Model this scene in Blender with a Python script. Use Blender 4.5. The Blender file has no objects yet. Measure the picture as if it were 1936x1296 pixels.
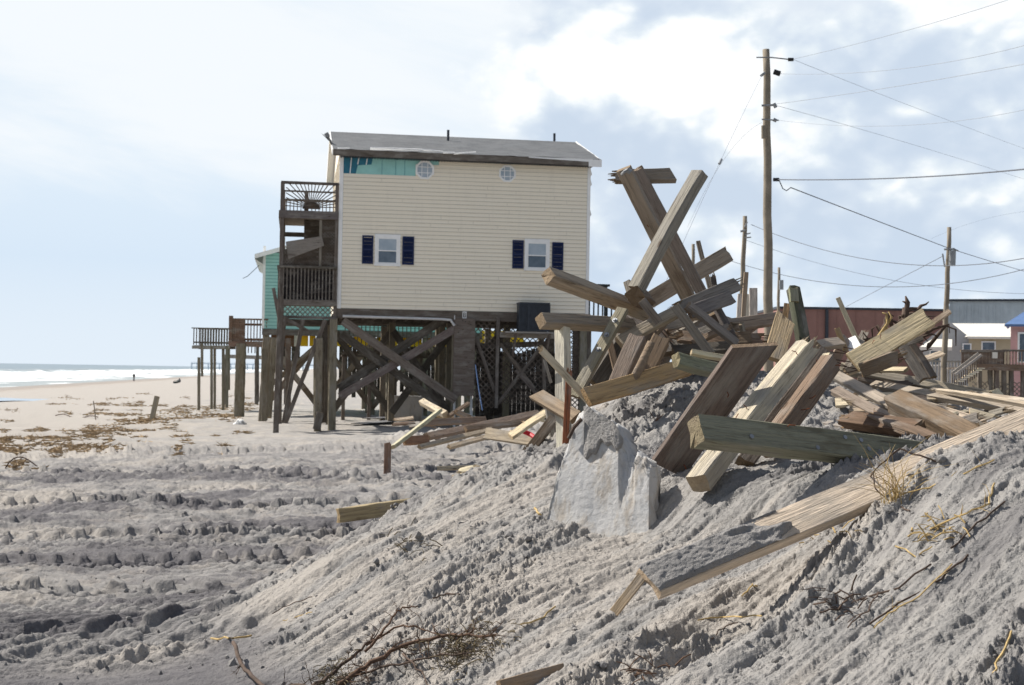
import bpy, math, random
import numpy as np
from mathutils import Vector, Matrix, noise as mnoise
random.seed(7); rs = np.random.RandomState(7)
scene = bpy.context.scene
# ------------------------------------------------------------------ camera
F_PX = 2600.0; W_PX = 1936.0; H_PX = 1296.0
PITCH = math.atan(55/F_PX); ROLL = math.radians(0.945)
CF = Vector((0, math.cos(PITCH), math.sin(PITCH)))
R0 = Vector((1, 0, 0)); U0 = Vector((0, -math.sin(PITCH), math.cos(PITCH)))
CR = R0*math.cos(ROLL) + U0*math.sin(ROLL); CU = U0*math.cos(ROLL) - R0*math.sin(ROLL)
cam_d = bpy.data.cameras.new('camera'); cam = bpy.data.objects.new('camera', cam_d)
scene.collection.objects.link(cam)
cam.matrix_world = Matrix(((CR.x, CU.x, -CF.x, 0), (CR.y, CU.y, -CF.y, 0), (CR.z, CU.z, -CF.z, 0), (0, 0, 0, 1)))
cam_d.sensor_width = 36; cam_d.lens = 36*F_PX/W_PX
cam_d.clip_start = 0.05; cam_d.clip_end = 60000
cam_d.dof.use_dof = True; cam_d.dof.focus_distance = 7.6; cam_d.dof.aperture_fstop = 8.5
scene.camera = cam
scene.view_settings.view_transform = 'Standard'; scene.view_settings.look = 'None'
scene.view_settings.gamma = 1; scene.view_settings.exposure = 0.54
# ------------------------------------------------------------------ sun and sky
SUN = Vector((-0.66, 0.34, 0.72)).normalized()
sl = bpy.data.lights.new('sun', 'SUN'); sl.energy = 5.0; sl.angle = math.radians(0.6); sl.color = (1.0, 0.95, 0.87)
so = bpy.data.objects.new('sun', sl); scene.collection.objects.link(so)
so.rotation_euler = SUN.to_track_quat('Z', 'Y').to_euler()
world = bpy.data.worlds.new("World"); scene.world = world; world.use_nodes = True

class NT:
    """tiny helper to write node trees"""
    def __init__(s, tree): s.t = tree; s.t.nodes.clear()
    def n(s, kind, **kw):
        nd = s.t.nodes.new(kind)
        for k, v in kw.items():
            if k.startswith('in_'):
                key = k[3:]
                key = int(key) if key.isdigit() else key.replace('_', ' ')
                s.put(nd.inputs[key], v)
            else: setattr(nd, k, v)
        return nd
    def put(s, sock, v):
        if isinstance(v, bpy.types.NodeSocket): s.t.links.new(v, sock)
        elif isinstance(v, (tuple, list)) and sock.type == 'RGBA' and len(v) == 3: sock.default_value = (*v, 1)
        else: sock.default_value = v
    def m(s, op, a, b=None, c=None, clamp=False):
        nd = s.t.nodes.new('ShaderNodeMath'); nd.operation = op; nd.use_clamp = clamp
        for i, v in enumerate((a, b, c)):
            if v is not None: s.put(nd.inputs[i], v)
        return nd.outputs[0]
    def vm(s, op, a, b=None):
        nd = s.t.nodes.new('ShaderNodeVectorMath'); nd.operation = op
        s.put(nd.inputs[0], a)
        if b is not None: s.put(nd.inputs[1], b)
        return nd.outputs[0]
    def mix(s, f, a, b, mode='MIX'):
        nd = s.t.nodes.new('ShaderNodeMix'); nd.data_type = 'RGBA'; nd.blend_type = mode
        s.put(nd.inputs[0], f); s.put(nd.inputs[6], a); s.put(nd.inputs[7], b)
        return nd.outputs[2]
    def ramp(s, f, stops, interp='LINEAR'):
        nd = s.t.nodes.new('ShaderNodeValToRGB'); s.put(nd.inputs[0], f)
        cr = nd.color_ramp; cr.interpolation = interp
        while len(cr.elements) < len(stops): cr.elements.new(0.5)
        for e, (p, c) in zip(cr.elements, stops):
            e.position = p; e.color = (c, c, c, 1) if isinstance(c, (int, float)) else (*c, 1)
        return nd.outputs[0]
    def mr(s, v, a, b, c=0.0, d=1.0):
        nd = s.t.nodes.new('ShaderNodeMapRange'); nd.interpolation_type = 'SMOOTHSTEP'
        s.put(nd.inputs[0], v); s.put(nd.inputs[1], a); s.put(nd.inputs[2], b); s.put(nd.inputs[3], c); s.put(nd.inputs[4], d)
        return nd.outputs[0]
    def noise(s, vec, scale, detail=5, rough=0.55, dist=0.0):
        nd = s.t.nodes.new('ShaderNodeTexNoise'); s.put(nd.inputs['Vector'], vec)
        nd.inputs['Scale'].default_value = scale; nd.inputs['Detail'].default_value = detail
        nd.inputs['Roughness'].default_value = rough; nd.inputs['Distortion'].default_value = dist
        return nd.outputs[0]

def build_world():
    w = NT(world.node_tree)
    sky = w.n('ShaderNodeTexSky', sky_type='NISHITA'); sky.sun_disc = False
    sky.sun_elevation = math.asin(SUN.z); sky.sun_rotation = math.atan2(SUN.x, SUN.y)
    sky.air_density = 1.0; sky.dust_density = 1.5; sky.ozone_density = 1.5
    g = w.n('ShaderNodeTexCoord').outputs['Generated']
    sep = w.n('ShaderNodeSeparateXYZ', in_0=g)
    x, y, z = sep.outputs
    az = w.m('ARCTAN2', x, y)                 # radians, 0 ahead, + right
    el = w.m('ARCSINE', z)
    # --- high thin streaks on the ocean side
    vs = w.n('ShaderNodeCombineXYZ', in_0=w.m('MULTIPLY', az, 1.3), in_1=w.m('ADD', w.m('MULTIPLY', el, 5.0), w.m('MULTIPLY', az, 0.7)), in_2=0.3).outputs[0]
    st = w.noise(vs, 2.6, 6, 0.58, 0.4)
    up = w.mr(el, 0.02, 0.26)
    streak = w.mr(w.m('ADD', st, w.m('MULTIPLY', up, 0.42)), 0.56, 0.92)
    left = w.mix(streak, w.ramp(w.mr(el, 0.0, 0.16), [(0, (0.76, 0.85, 0.94)), (0.45, (0.68, 0.80, 0.93)), (1, (0.73, 0.84, 0.95))]), (0.90, 0.945, 0.985))
    # --- cumulus on the land side
    vc = w.n('ShaderNodeCombineXYZ', in_0=az, in_1=w.m('MULTIPLY', el, 1.45), in_2=1.7).outputs[0]
    big = w.noise(vc, 6.5, 5, 0.6, 0.05)
    fine = w.noise(w.vm('ADD', vc, (3.1, 1.2, 0.4)), 17.0, 7, 0.62, 0.12)
    def spot(a0, e0, ra, re):
        da = w.m('DIVIDE', w.m('SUBTRACT', az, a0), ra); de = w.m('DIVIDE', w.m('SUBTRACT', el, e0), re)
        d2 = w.m('ADD', w.m('MULTIPLY', da, da), w.m('MULTIPLY', de, de))
        return w.m('EXPONENT', w.m('MULTIPLY', d2, -1.0))
    bright = w.m('ADD', w.m('MULTIPLY', spot(0.045, 0.215, 0.060, 0.034), 0.52), w.m('MULTIPLY', spot(0.150, 0.205, 0.07, 0.05), 0.42))
    bright = w.m('ADD', bright, w.m('MULTIPLY', spot(0.35, 0.27, 0.12, 0.04), 0.30))
    bright = w.m('ADD', bright, w.m('MULTIPLY', spot(-0.005, 0.185, 0.022, 0.045), 0.40))
    vo = w.n('ShaderNodeTexVoronoi', feature='SMOOTH_F1', in_Vector=w.vm('ADD', vc, w.vm('MULTIPLY', w.n('ShaderNodeTexNoise', in_Vector=vc, in_Scale=14.0, in_Detail=3.0).outputs[1], (0.05, 0.05, 0.05))), in_Scale=19.0)
    vo.inputs['Detail'].default_value = 1.5; vo.inputs['Roughness'].default_value = 0.6; vo.inputs['Smoothness'].default_value = 0.35
    bil = w.m('SUBTRACT', 0.62, vo.outputs['Distance'])
    dark = w.m('ADD', w.m('MULTIPLY', spot(0.055, 0.195, 0.03, 0.022), 0.20), w.m('MULTIPLY', spot(0.035, 0.165, 0.06, 0.02), 0.22))
    dark = w.m('ADD', dark, w.m('MULTIPLY', spot(0.24, 0.215, 0.10, 0.022), 0.20))
    val = w.m('ADD', w.m('ADD', w.m('MULTIPLY', big, 0.70), w.m('ADD', w.m('MULTIPLY', fine, 0.75), w.m('ADD', 0.12, w.m('MULTIPLY', bil, 0.62)))), w.m('SUBTRACT', bright, dark))
    cum = w.ramp(w.mr(val, 0.46, 1.12), [(0, (0.60, 0.70, 0.83)), (0.35, (0.68, 0.77, 0.88)), (0.62, (0.78, 0.86, 0.93)), (1, (1.06, 1.07, 1.08))])
    cum = w.mix(w.mr(el, 0.0, 0.13, 0.55, 0.0), cum, (0.60, 0.74, 0.90))
    side = w.mr(w.m('ADD', az, w.m('MULTIPLY', w.m('SUBTRACT', fine, 0.5), 0.16)), -0.035, 0.025)
    side = w.m('MULTIPLY', side, w.mr(w.m('ADD', el, w.m('MULTIPLY', w.m('SUBTRACT', big, .5), .12)), 0.30, 0.235, 0.25, 1.0))
    front = w.mix(side, left, cum)
    # the cloud bank lies ahead; elsewhere blue sky with unseen cloud added for fill
    fm = w.m('MULTIPLY', w.mr(w.m('ABSOLUTE', az), 0.85, 0.45), w.mr(el, 0.55, 0.33))
    vec2 = w.noise(g, 2.2, 3, 0.6)
    rest = w.mix(w.m('MULTIPLY', w.mr(vec2, 0.42, 0.66), 0.6), w.vm('SCALE', sky.outputs[0]), (9.5, 10.0, 10.8))
    sc = [n for n in w.t.nodes if n.type == 'VECT_MATH' and n.operation == 'SCALE'][0]; sc.inputs['Scale'].default_value = 1.0
    col = w.mix(fm, rest, w.mix(1.0, front, (11.3, 11.3, 11.3), 'MULTIPLY'))
    bg = w.n('ShaderNodeBackground', in_Color=col, in_Strength=0.062)
    w.n('ShaderNodeOutputWorld', in_Surface=bg.outputs[0])
build_world()

def P(px, py, d):
    """point seen at photo pixel (px,py) whose distance ahead (world Y) is d"""
    r = CF + CR*((px-968)/F_PX) + CU*((648-py)/F_PX)
    return r*(d/r.y)
# ------------------------------------------------------------------ materials
MATS = {}
def mat(name, fn):
    m = bpy.data.materials.new(name); m.use_nodes = True
    w = NT(m.node_tree); sh = fn(w)
    w.n('ShaderNodeOutputMaterial', in_Surface=sh); MATS[name] = m
    return m
def princ(w, col, rough=0.8, bump=None, bd=0.01, bs=1.0, spec=0.3, metal=0.0):
    p = w.n('ShaderNodeBsdfPrincipled'); w.put(p.inputs['Base Color'], col); w.put(p.inputs['Roughness'], rough)
    p.inputs['Specular IOR Level'].default_value = spec; p.inputs['Metallic'].default_value = metal
    if bump is not None:
        b = w.n('ShaderNodeBump'); b.inputs['Distance'].default_value = bd; b.inputs['Strength'].default_value = bs
        w.put(b.inputs['Height'], bump); w.t.links.new(b.outputs[0], p.inputs['Normal'])
    return p.outputs[0]
def wood_fn(end=False):
    def fn(w):
        oi = w.n('ShaderNodeObjectInfo'); tc = w.n('ShaderNodeTexCoord').outputs['Object']
        rnd = w.m('MULTIPLY', oi.outputs['Random'], 40.0)
        off = w.n('ShaderNodeCombineXYZ', in_0=rnd, in_1=rnd, in_2=rnd).outputs[0]
        base = oi.outputs['Color']
        v = w.vm('ADD', w.vm('MULTIPLY', tc, (0.9, 16, 16)), off)
        g1 = w.noise(v, 1.6, 6, 0.65, 1.1)
        g2 = w.noise(w.vm('ADD', w.vm('MULTIPLY', tc, (2.5, 70, 70)), off), 1.5, 4, 0.6, 0.5)
        bl = w.noise(w.vm('ADD', w.vm('MULTIPLY', tc, (1.5, 4, 4)), off), 1.3, 5, 0.6)
        k = w.ramp(g1, [(0.27, 0.52), (0.42, 0.84), (0.52, 1.0), (0.7, 1.18)])
        c = w.mix(1.0, base, k, 'MULTIPLY')
        c = w.mix(w.m('MULTIPLY', w.mr(g2, 0.56, 0.68), 0.65), c, (0.05, 0.038, 0.03))
        c = w.mix(w.m('MULTIPLY', w.mr(bl, 0.48, 0.68), 0.6), c, (0.27, 0.25, 0.225))      # silvered weathering
        c = w.mix(w.m('MULTIPLY', w.mr(bl, 0.42, 0.30), 0.6), c, w.mix(1.0, base, (0.42, 0.36, 0.32), 'MULTIPLY'))
        vo = w.n('ShaderNodeTexVoronoi', in_Vector=w.vm('ADD', w.vm('MULTIPLY', tc, (2.2, 6, 6)), off), in_Scale=1.0)
        kn = w.mr(vo.outputs['Distance'], 0.13, 0.05)
        c = w.mix(w.m('MULTIPLY', kn, 0.7), c, (0.06, 0.035, 0.02))
        if end:
            c = w.mix(0.45, w.mix(1.0, c, (0.8, 0.75, 0.7), 'MULTIPLY'), w.mix(0.7, base, (0.30, 0.20, 0.10)))
        bmp = w.m('ADD', w.m('MULTIPLY', g1, 0.8), w.m('MULTIPLY', g2, 0.5))
        return princ(w, c, 0.85, bmp, 0.02, 0.9, 0.2)
    return fn
mat('wood', wood_fn()); mat('wood_end', wood_fn(True))
def plain(name, col, rough=0.7, var=0.15, scale=3.0, spec=0.3, metal=0.0, bd=0.004):
    def fn(w):
        tc = w.n('ShaderNodeTexCoord').outputs['Object']
        a = w.noise(tc, scale, 7, 0.65); k = w.mr(a, 0.25, 0.75, 1-var, 1+var)
        c = w.mix(1.0, col, w.n('ShaderNodeCombineXYZ', in_0=k, in_1=k, in_2=k).outputs[0], 'MULTIPLY')
        return princ(w, c, rough, w.noise(tc, scale*12, 4), bd, 0.5, spec, metal)
    return mat(name, fn)
def vinyl_fn(w):
    tc = w.n('ShaderNodeTexCoord').outputs['Object']
    st = w.noise(w.vm('MULTIPLY', tc, (5, 5, .5)), 1.0, 6, .65); bl = w.noise(tc, .5, 5, .6); ln = w.noise(w.vm('MULTIPLY', tc, (.25, .25, 7.04)), 1.0, 2)
    c = w.mix(w.mr(st, .5, .75, 0, .16), (0.89, 0.82, 0.68), (0.55, 0.50, 0.42)); c = w.mix(w.mr(bl, .4, .7, 0, .22), c, (0.80, 0.76, 0.68)); c = w.mix(w.mr(ln, .35, .65, 0, .18), c, (0.80, 0.72, 0.57))
    return princ(w, c, .55, bl, .01, .4)
mat('vinyl', vinyl_fn)
plain('vinyl_shade_seam', (0.62, 0.57, 0.48), 0.8, 0.1)  # darker tone for the painted lap shadow, also the panel seams
plain('teal_lap_shade', (0.15, 0.33, 0.32), 0.8, 0.1)  # darker teal for the painted lap shadow
plain('white_trim', (0.84, 0.84, 0.83), 0.5, 0.06)
plain('teal', (0.36, 0.62, 0.58), 0.7, 0.05, 1.5)
plain('wrap_teal', (0.31, 0.60, 0.57), 0.8, 0.10, 2.0)
plain('wrap_blue', (0.030, 0.16, 0.24), 0.6, 0.25, 2.0)
plain('navy', (0.012, 0.022, 0.075), 0.5, 0.1)
plain('yellow', (0.88, 0.52, 0.01), 0.6, 0.08)
plain('dark_metal', (0.035, 0.042, 0.055), 0.5, 0.25, 5)
plain('steel', (0.25, 0.26, 0.27), 0.45, 0.2, 8, 0.5, 0.6)
plain('rust', (0.20, 0.055, 0.018), 0.9, 0.5, 14, bd=0.02)
plain('black', (0.02, 0.02, 0.022), 0.6, 0.2)
plain('wire', (0.12, 0.13, 0.15), 0.6, 0.1)
plain('wire_pale', (0.30, 0.33, 0.37), 0.6, 0.05)
plain('pvc', (0.55, 0.55, 0.55), 0.5, 0.1)
plain('red_plastic', (0.42, 0.01, 0.02), 0.5, 0.1)
plain('blue_plastic', (0.06, 0.12, 0.26), 0.5, 0.1)
plain('brick_red', (0.25, 0.14, 0.12), 0.85, 0.18, 0.5)
plain('metal_blue', (0.42, 0.48, 0.52), 0.6, 0.22, 0.35)
plain('beige', (0.44, 0.37, 0.26), 0.7, 0.06)
plain('grey_wall', (0.36, 0.37, 0.38), 0.7, 0.08)
plain('white_roof', (0.66, 0.63, 0.57), 0.7, 0.1, 0.6)
plain('blue_roof', (0.10, 0.17, 0.33), 0.6, 0.12)
plain('pink', (0.55, 0.33, 0.32), 0.7, 0.05)
plain('pole', (0.235, 0.20, 0.155), 0.9, 0.25, 2.5, bd=0.01)
plain('straw', (0.42, 0.30, 0.13), 0.8, 0.35, 30)
plain('twig', (0.09, 0.062, 0.047), 0.9, 0.4, 25)
plain('twig_red', (0.11, 0.065, 0.042), 0.9, 0.4, 25)
plain('needles', (0.11, 0.085, 0.045), 0.9, 0.4, 20)
plain('wrack', (0.36, 0.26, 0.155), 0.95, 0.45, 4)
plain('skin', (0.42, 0.26, 0.18), 0.7, 0.05)
plain('cloth_dark', (0.07, 0.09, 0.09), 0.9, 0.1)
plain('cloth_grey', (0.16, 0.17, 0.19), 0.9, 0.1)
plain('pier', (0.34, 0.42, 0.50), 0.9, 0.1)  # distance haze is mixed into this pale blue
def shingle_fn(w):
    tc = w.n('ShaderNodeTexCoord').outputs['Object']
    br = w.n('ShaderNodeTexBrick', in_Vector=tc, in_Scale=1.0); br.inputs['Brick Width'].default_value = 0.32
    br.inputs['Row Height'].default_value = 0.14; br.inputs['Mortar Size'].default_value = 0.006
    br.inputs['Color1'].default_value = (0.085, 0.093, 0.102, 1); br.inputs['Color2'].default_value = (0.14, 0.145, 0.15, 1); br.inputs['Mortar'].default_value = (0.07, 0.07, 0.075, 1)
    a = w.noise(tc, 1.1, 6, 0.65); c = w.mix(w.mr(a, 0.35, 0.7, 0, 0.6), br.outputs['Color'], (0.15, 0.16, 0.17))
    c = w.mix(w.mr(w.noise(tc, 60, 2), 0.45, 0.7, 0, 0.5), c, (0.17, 0.175, 0.18))
    return princ(w, c, 0.9, w.m('ADD', br.outputs['Fac'], w.m('MULTIPLY', a, -2.0)), 0.02, 0.8)
mat('shingle', shingle_fn)
def conc_fn(w):
    tc = w.n('ShaderNodeTexCoord').outputs['Object']
    a = w.noise(tc, 2.2, 8, 0.65, 0.5); b = w.noise(tc, 45, 5, 0.7)
    c = w.ramp(a, [(0.3, (0.37, 0.38, 0.39)), (0.45, (0.43, 0.425, 0.42)), (0.58, (0.49, 0.48, 0.46)), (0.68, (0.43, 0.38, 0.31))])
    c = w.mix(w.mr(b, 0.56, 0.70, 0, 0.5), c, (0.2, 0.185, 0.165))
    g_ = w.noise(w.vm('MULTIPLY', tc, (6, 6, 1.2)), 1.6, 7, .7); c = w.mix(w.mr(g_, 0.50, 0.68, 0, 0.55), c, (0.30, 0.245, 0.18))
    vo = w.n('ShaderNodeTexVoronoi', feature='DISTANCE_TO_EDGE', in_Vector=w.vm('ADD', tc, w.vm('MULTIPLY', w.n('ShaderNodeTexNoise', in_Vector=tc, in_Scale=3.0).outputs[1], (0.25, 0.25, 0.25))), in_Scale=1.6)
    crack = w.m('MAXIMUM', w.mr(vo.outputs['Distance'], 0.001, 0.004), w.mr(a, .58, .52))
    c = w.mix(crack, (0.22, 0.19, 0.16), c)
    return princ(w, c, 0.9, w.m('ADD', w.m('MULTIPLY', b, 0.6), w.m('ADD', crack, a)), 0.012, 0.8)
mat('concrete', conc_fn)
def sand_fn(w):
    geo = w.n('ShaderNodeNewGeometry'); pos = geo.outputs['Position']
    dk = w.n('ShaderNodeAttribute', attribute_name='dark').outputs['Fac']
    tn = w.n('ShaderNodeAttribute', attribute_name='tan').outputs['Fac']
    wet = w.n('ShaderNodeAttribute', attribute_name='wet').outputs['Fac']
    n1 = w.noise(pos, 3.0, 8, 0.7, 0.3); n2 = w.noise(pos, 160, 3, 0.7); n3 = w.noise(pos, 28, 5, 0.65)
    c = w.mix(w.mr(n1, 0.3, 0.7), (0.250, 0.243, 0.236), (0.350, 0.333, 0.315))
    c = w.mix(w.m('MULTIPLY', tn, w.mr(n3, 0.2, 0.6, 0.75, 1.0)), c, (0.385, 0.352, 0.316))
    c = w.mix(w.m('MULTIPLY', dk, w.mr(n3, 0.75, 0.2, 0.7, 1.0)), c, (0.102, 0.097, 0.106))
    c = w.mix(wet, c, (0.27, 0.215, 0.165))
    c = w.mix(w.mr(n2, 0.55, 0.75, 0, 0.55), c, (0.13, 0.12, 0.115))
    sp = w.noise(pos, 55, 3, 0.75); c = w.mix(w.mr(sp, 0.64, 0.70, 0, 0.8), c, (0.055, 0.048, 0.044))
    c = w.mix(w.mr(n2, 0.40, 0.22, 0, 0.22), c, (0.5, 0.47, 0.43))
    r = w.m('SUBTRACT', 0.95, w.m('MULTIPLY', wet, 0.6))
    return princ(w, c, r, w.m('ADD', w.m('ADD', w.m('MULTIPLY', n2, 0.35), n3), w.m('MULTIPLY', w.noise(pos, 75, 4, 0.65), 0.6)), 0.020, 1.0, 0.25)
mat('sand', sand_fn)
def water_fn(w):
    tc = w.n('ShaderNodeTexCoord').outputs['Object']       # x = across the shore (0 at the edge, + out to sea), y = along
    s = w.n('ShaderNodeSeparateXYZ', in_0=tc); X, Y = s.outputs[0], s.outputs[1]
    v = w.n('ShaderNodeCombineXYZ', in_0=w.m('MULTIPLY', X, 0.09), in_1=w.m('MULTIPLY', Y, 0.018), in_2=0.0).outputs[0]
    a = w.noise(v, 1.0, 8, 0.62, 0.4); b = w.noise(tc, 0.7, 6, 0.7)
    surf = w.m('MULTIPLY', w.mr(X, 150, 60), w.mr(X, 4, 18, 0.55, 1.0))
    f = w.mr(w.m('ADD', w.m('ADD', w.m('MULTIPLY', a, 0.8), w.m('MULTIPLY', b, 0.3)), w.m('MULTIPLY', surf, 0.25)), 0.70, 0.80)
    cap = w.mr(w.noise(w.n('ShaderNodeCombineXYZ', in_0=w.m('MULTIPLY', X, 0.05), in_1=w.m('MULTIPLY', Y, 0.02), in_2=4.0).outputs[0], 1.0, 9, 0.75), 0.66, 0.70)
    f = w.m('MAXIMUM', f, w.m('MULTIPLY', cap, 0.6))
    c = w.mix(w.mr(X, 200, 20), (0.10, 0.155, 0.19), (0.24, 0.27, 0.26))
    c = w.mix(f, c, (0.85, 0.88, 0.9))
    r = w.mix(f, (0.3, 0.3, 0.3), (0.9, 0.9, 0.9))
    return princ(w, c, r, w.m('ADD', w.noise(tc, 0.35, 7, 0.65), a), 0.6, 0.6, 0.5)
mat('sea', water_fn)
def glass_fn(w):
    tc = w.n('ShaderNodeTexCoord').outputs['Object']
    return princ(w, w.mix(w.mr(w.noise(tc, 3, 3), .3, .7), (0.07, 0.10, 0.14), (0.12, 0.16, 0.21)), 0.12, None, spec=0.6)
mat('glass', glass_fn)
def blind_fn(w):
    tc = w.n('ShaderNodeTexCoord').outputs['Object']
    return princ(w, w.mix(w.mr(w.noise(tc, 2, 3), .3, .7), (0.30, 0.37, 0.44), (0.40, 0.46, 0.52)), 0.2, None, spec=0.6)
mat('blind_glass', blind_fn)

TINT = dict(grey=(0.22, 0.185, 0.145), brown=(0.19, 0.125, 0.078), pale=(0.58, 0.47, 0.31), gold=(0.42, 0.28, 0.14),
            green=(0.17, 0.175, 0.115), dark=(0.085, 0.065, 0.052), rust=(0.28, 0.085, 0.03), deck=(0.135, 0.108, 0.088),
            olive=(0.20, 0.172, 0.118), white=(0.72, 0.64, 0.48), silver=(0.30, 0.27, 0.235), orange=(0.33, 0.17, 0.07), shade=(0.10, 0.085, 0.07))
# ------------------------------------------------------------------ objects
COL = scene.collection
WM = {}
def link(o, parent=None, M=None):
    M = M or Matrix.Identity(4)
    COL.objects.link(o)
    if parent is not None:
        o.parent = parent; o.matrix_local = M; WM[o.name] = WM[parent.name] @ M
    else:
        o.matrix_world = M; WM[o.name] = M
def tag(o, label=None, cat=None, group=None, kind=None):
    if label: o['label'] = label
    if cat: o['category'] = cat
    if group: o['group'] = group
    if kind: o['kind'] = kind
    return o
def thing(name, label, cat, loc=(0, 0, 0), rz=0.0, group=None):
    o = bpy.data.objects.new(name, None); o.empty_display_size = 0.3
    link(o, None, Matrix.Translation(loc) @ Matrix.Rotation(rz, 4, 'Z'))
    return tag(o, label, cat, group)
class MB:
    def __init__(s): s.v = []; s.f = []; s.mi = []
    def add(s, vs, fs, mi=0):
        b = len(s.v); s.v += [tuple(v) for v in vs]; s.f += [tuple(b+i for i in f) for f in fs]; s.mi += [mi]*len(fs)
    def box(s, a, b, mi=0):
        x0, y0, z0 = (min(a[i], b[i]) for i in range(3)); x1, y1, z1 = (max(a[i], b[i]) for i in range(3))
        vs = [(x0,y0,z0),(x1,y0,z0),(x1,y1,z0),(x0,y1,z0),(x0,y0,z1),(x1,y0,z1),(x1,y1,z1),(x0,y1,z1)]
        s.add(vs, [(0,3,2,1),(4,5,6,7),(0,1,5,4),(1,2,6,5),(2,3,7,6),(3,0,4,7)], mi)
    def bar(s, p0, p1, w, t, n=(0,-1,0), mi=0):
        p0, p1 = Vector(p0), Vector(p1); x = (p1-p0).normalized(); n = Vector(n); z = (n-x*n.dot(x))
        if z.length < 1e-4: z = x.orthogonal()
        z.normalize(); y = z.cross(x); vs = []
        for p in (p0, p1):
            for a, b in ((-1,-1),(1,-1),(1,1),(-1,1)): vs.append(p + y*(a*w/2) + z*(b*t/2))
        s.add(vs, [(0,3,2,1),(4,5,6,7),(0,1,5,4),(1,2,6,5),(2,3,7,6),(3,0,4,7)], mi)
    def tube(s, pts, r, n=6, mi=0):
        pts = [Vector(p) for p in pts]; k = len(pts); rr = r if isinstance(r, (list, tuple)) else [r]*k
        vs = []; fs = []; ref = None
        for i, p in enumerate(pts):
            d = (pts[min(i+1, k-1)]-pts[max(i-1, 0)]).normalized()
            if ref is None: ref = d.orthogonal().normalized()
            ref = (ref-d*ref.dot(d)); ref = ref.normalized() if ref.length > 1e-5 else d.orthogonal().normalized()
            b = d.cross(ref)
            for j in range(n):
                a = 2*math.pi*j/n; vs.append(p+(ref*math.cos(a)+b*math.sin(a))*rr[i])
        for i in range(k-1):
            for j in range(n): fs.append((i*n+j, i*n+(j+1) % n, (i+1)*n+(j+1) % n, (i+1)*n+j))
        fs.append(tuple(range(n))[::-1]); fs.append(tuple((k-1)*n+j for j in range(n)))
        s.add(vs, fs, mi)
    def build(s, name, mats, parent=None, M=None, smooth=False, tint=None):
        me = bpy.data.meshes.new(name); me.from_pydata(s.v, [], s.f)
        if isinstance(mats, str): mats = [mats]
        for m in mats: me.materials.append(MATS[m])
        me.polygons.foreach_set('material_index', s.mi)
        if smooth: me.polygons.foreach_set('use_smooth', [True]*len(s.f))
        me.update(); o = bpy.data.objects.new(name, me); link(o, parent, M)
        if tint is not None: o.color = (*tint, 1)
        return o
def jit(c, k=0.12):
    f = 1+random.uniform(-k, k); return tuple(min(0.9, max(0.005, a*f*(1+random.uniform(-k*.3, k*.3)))) for a in c)
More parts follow.
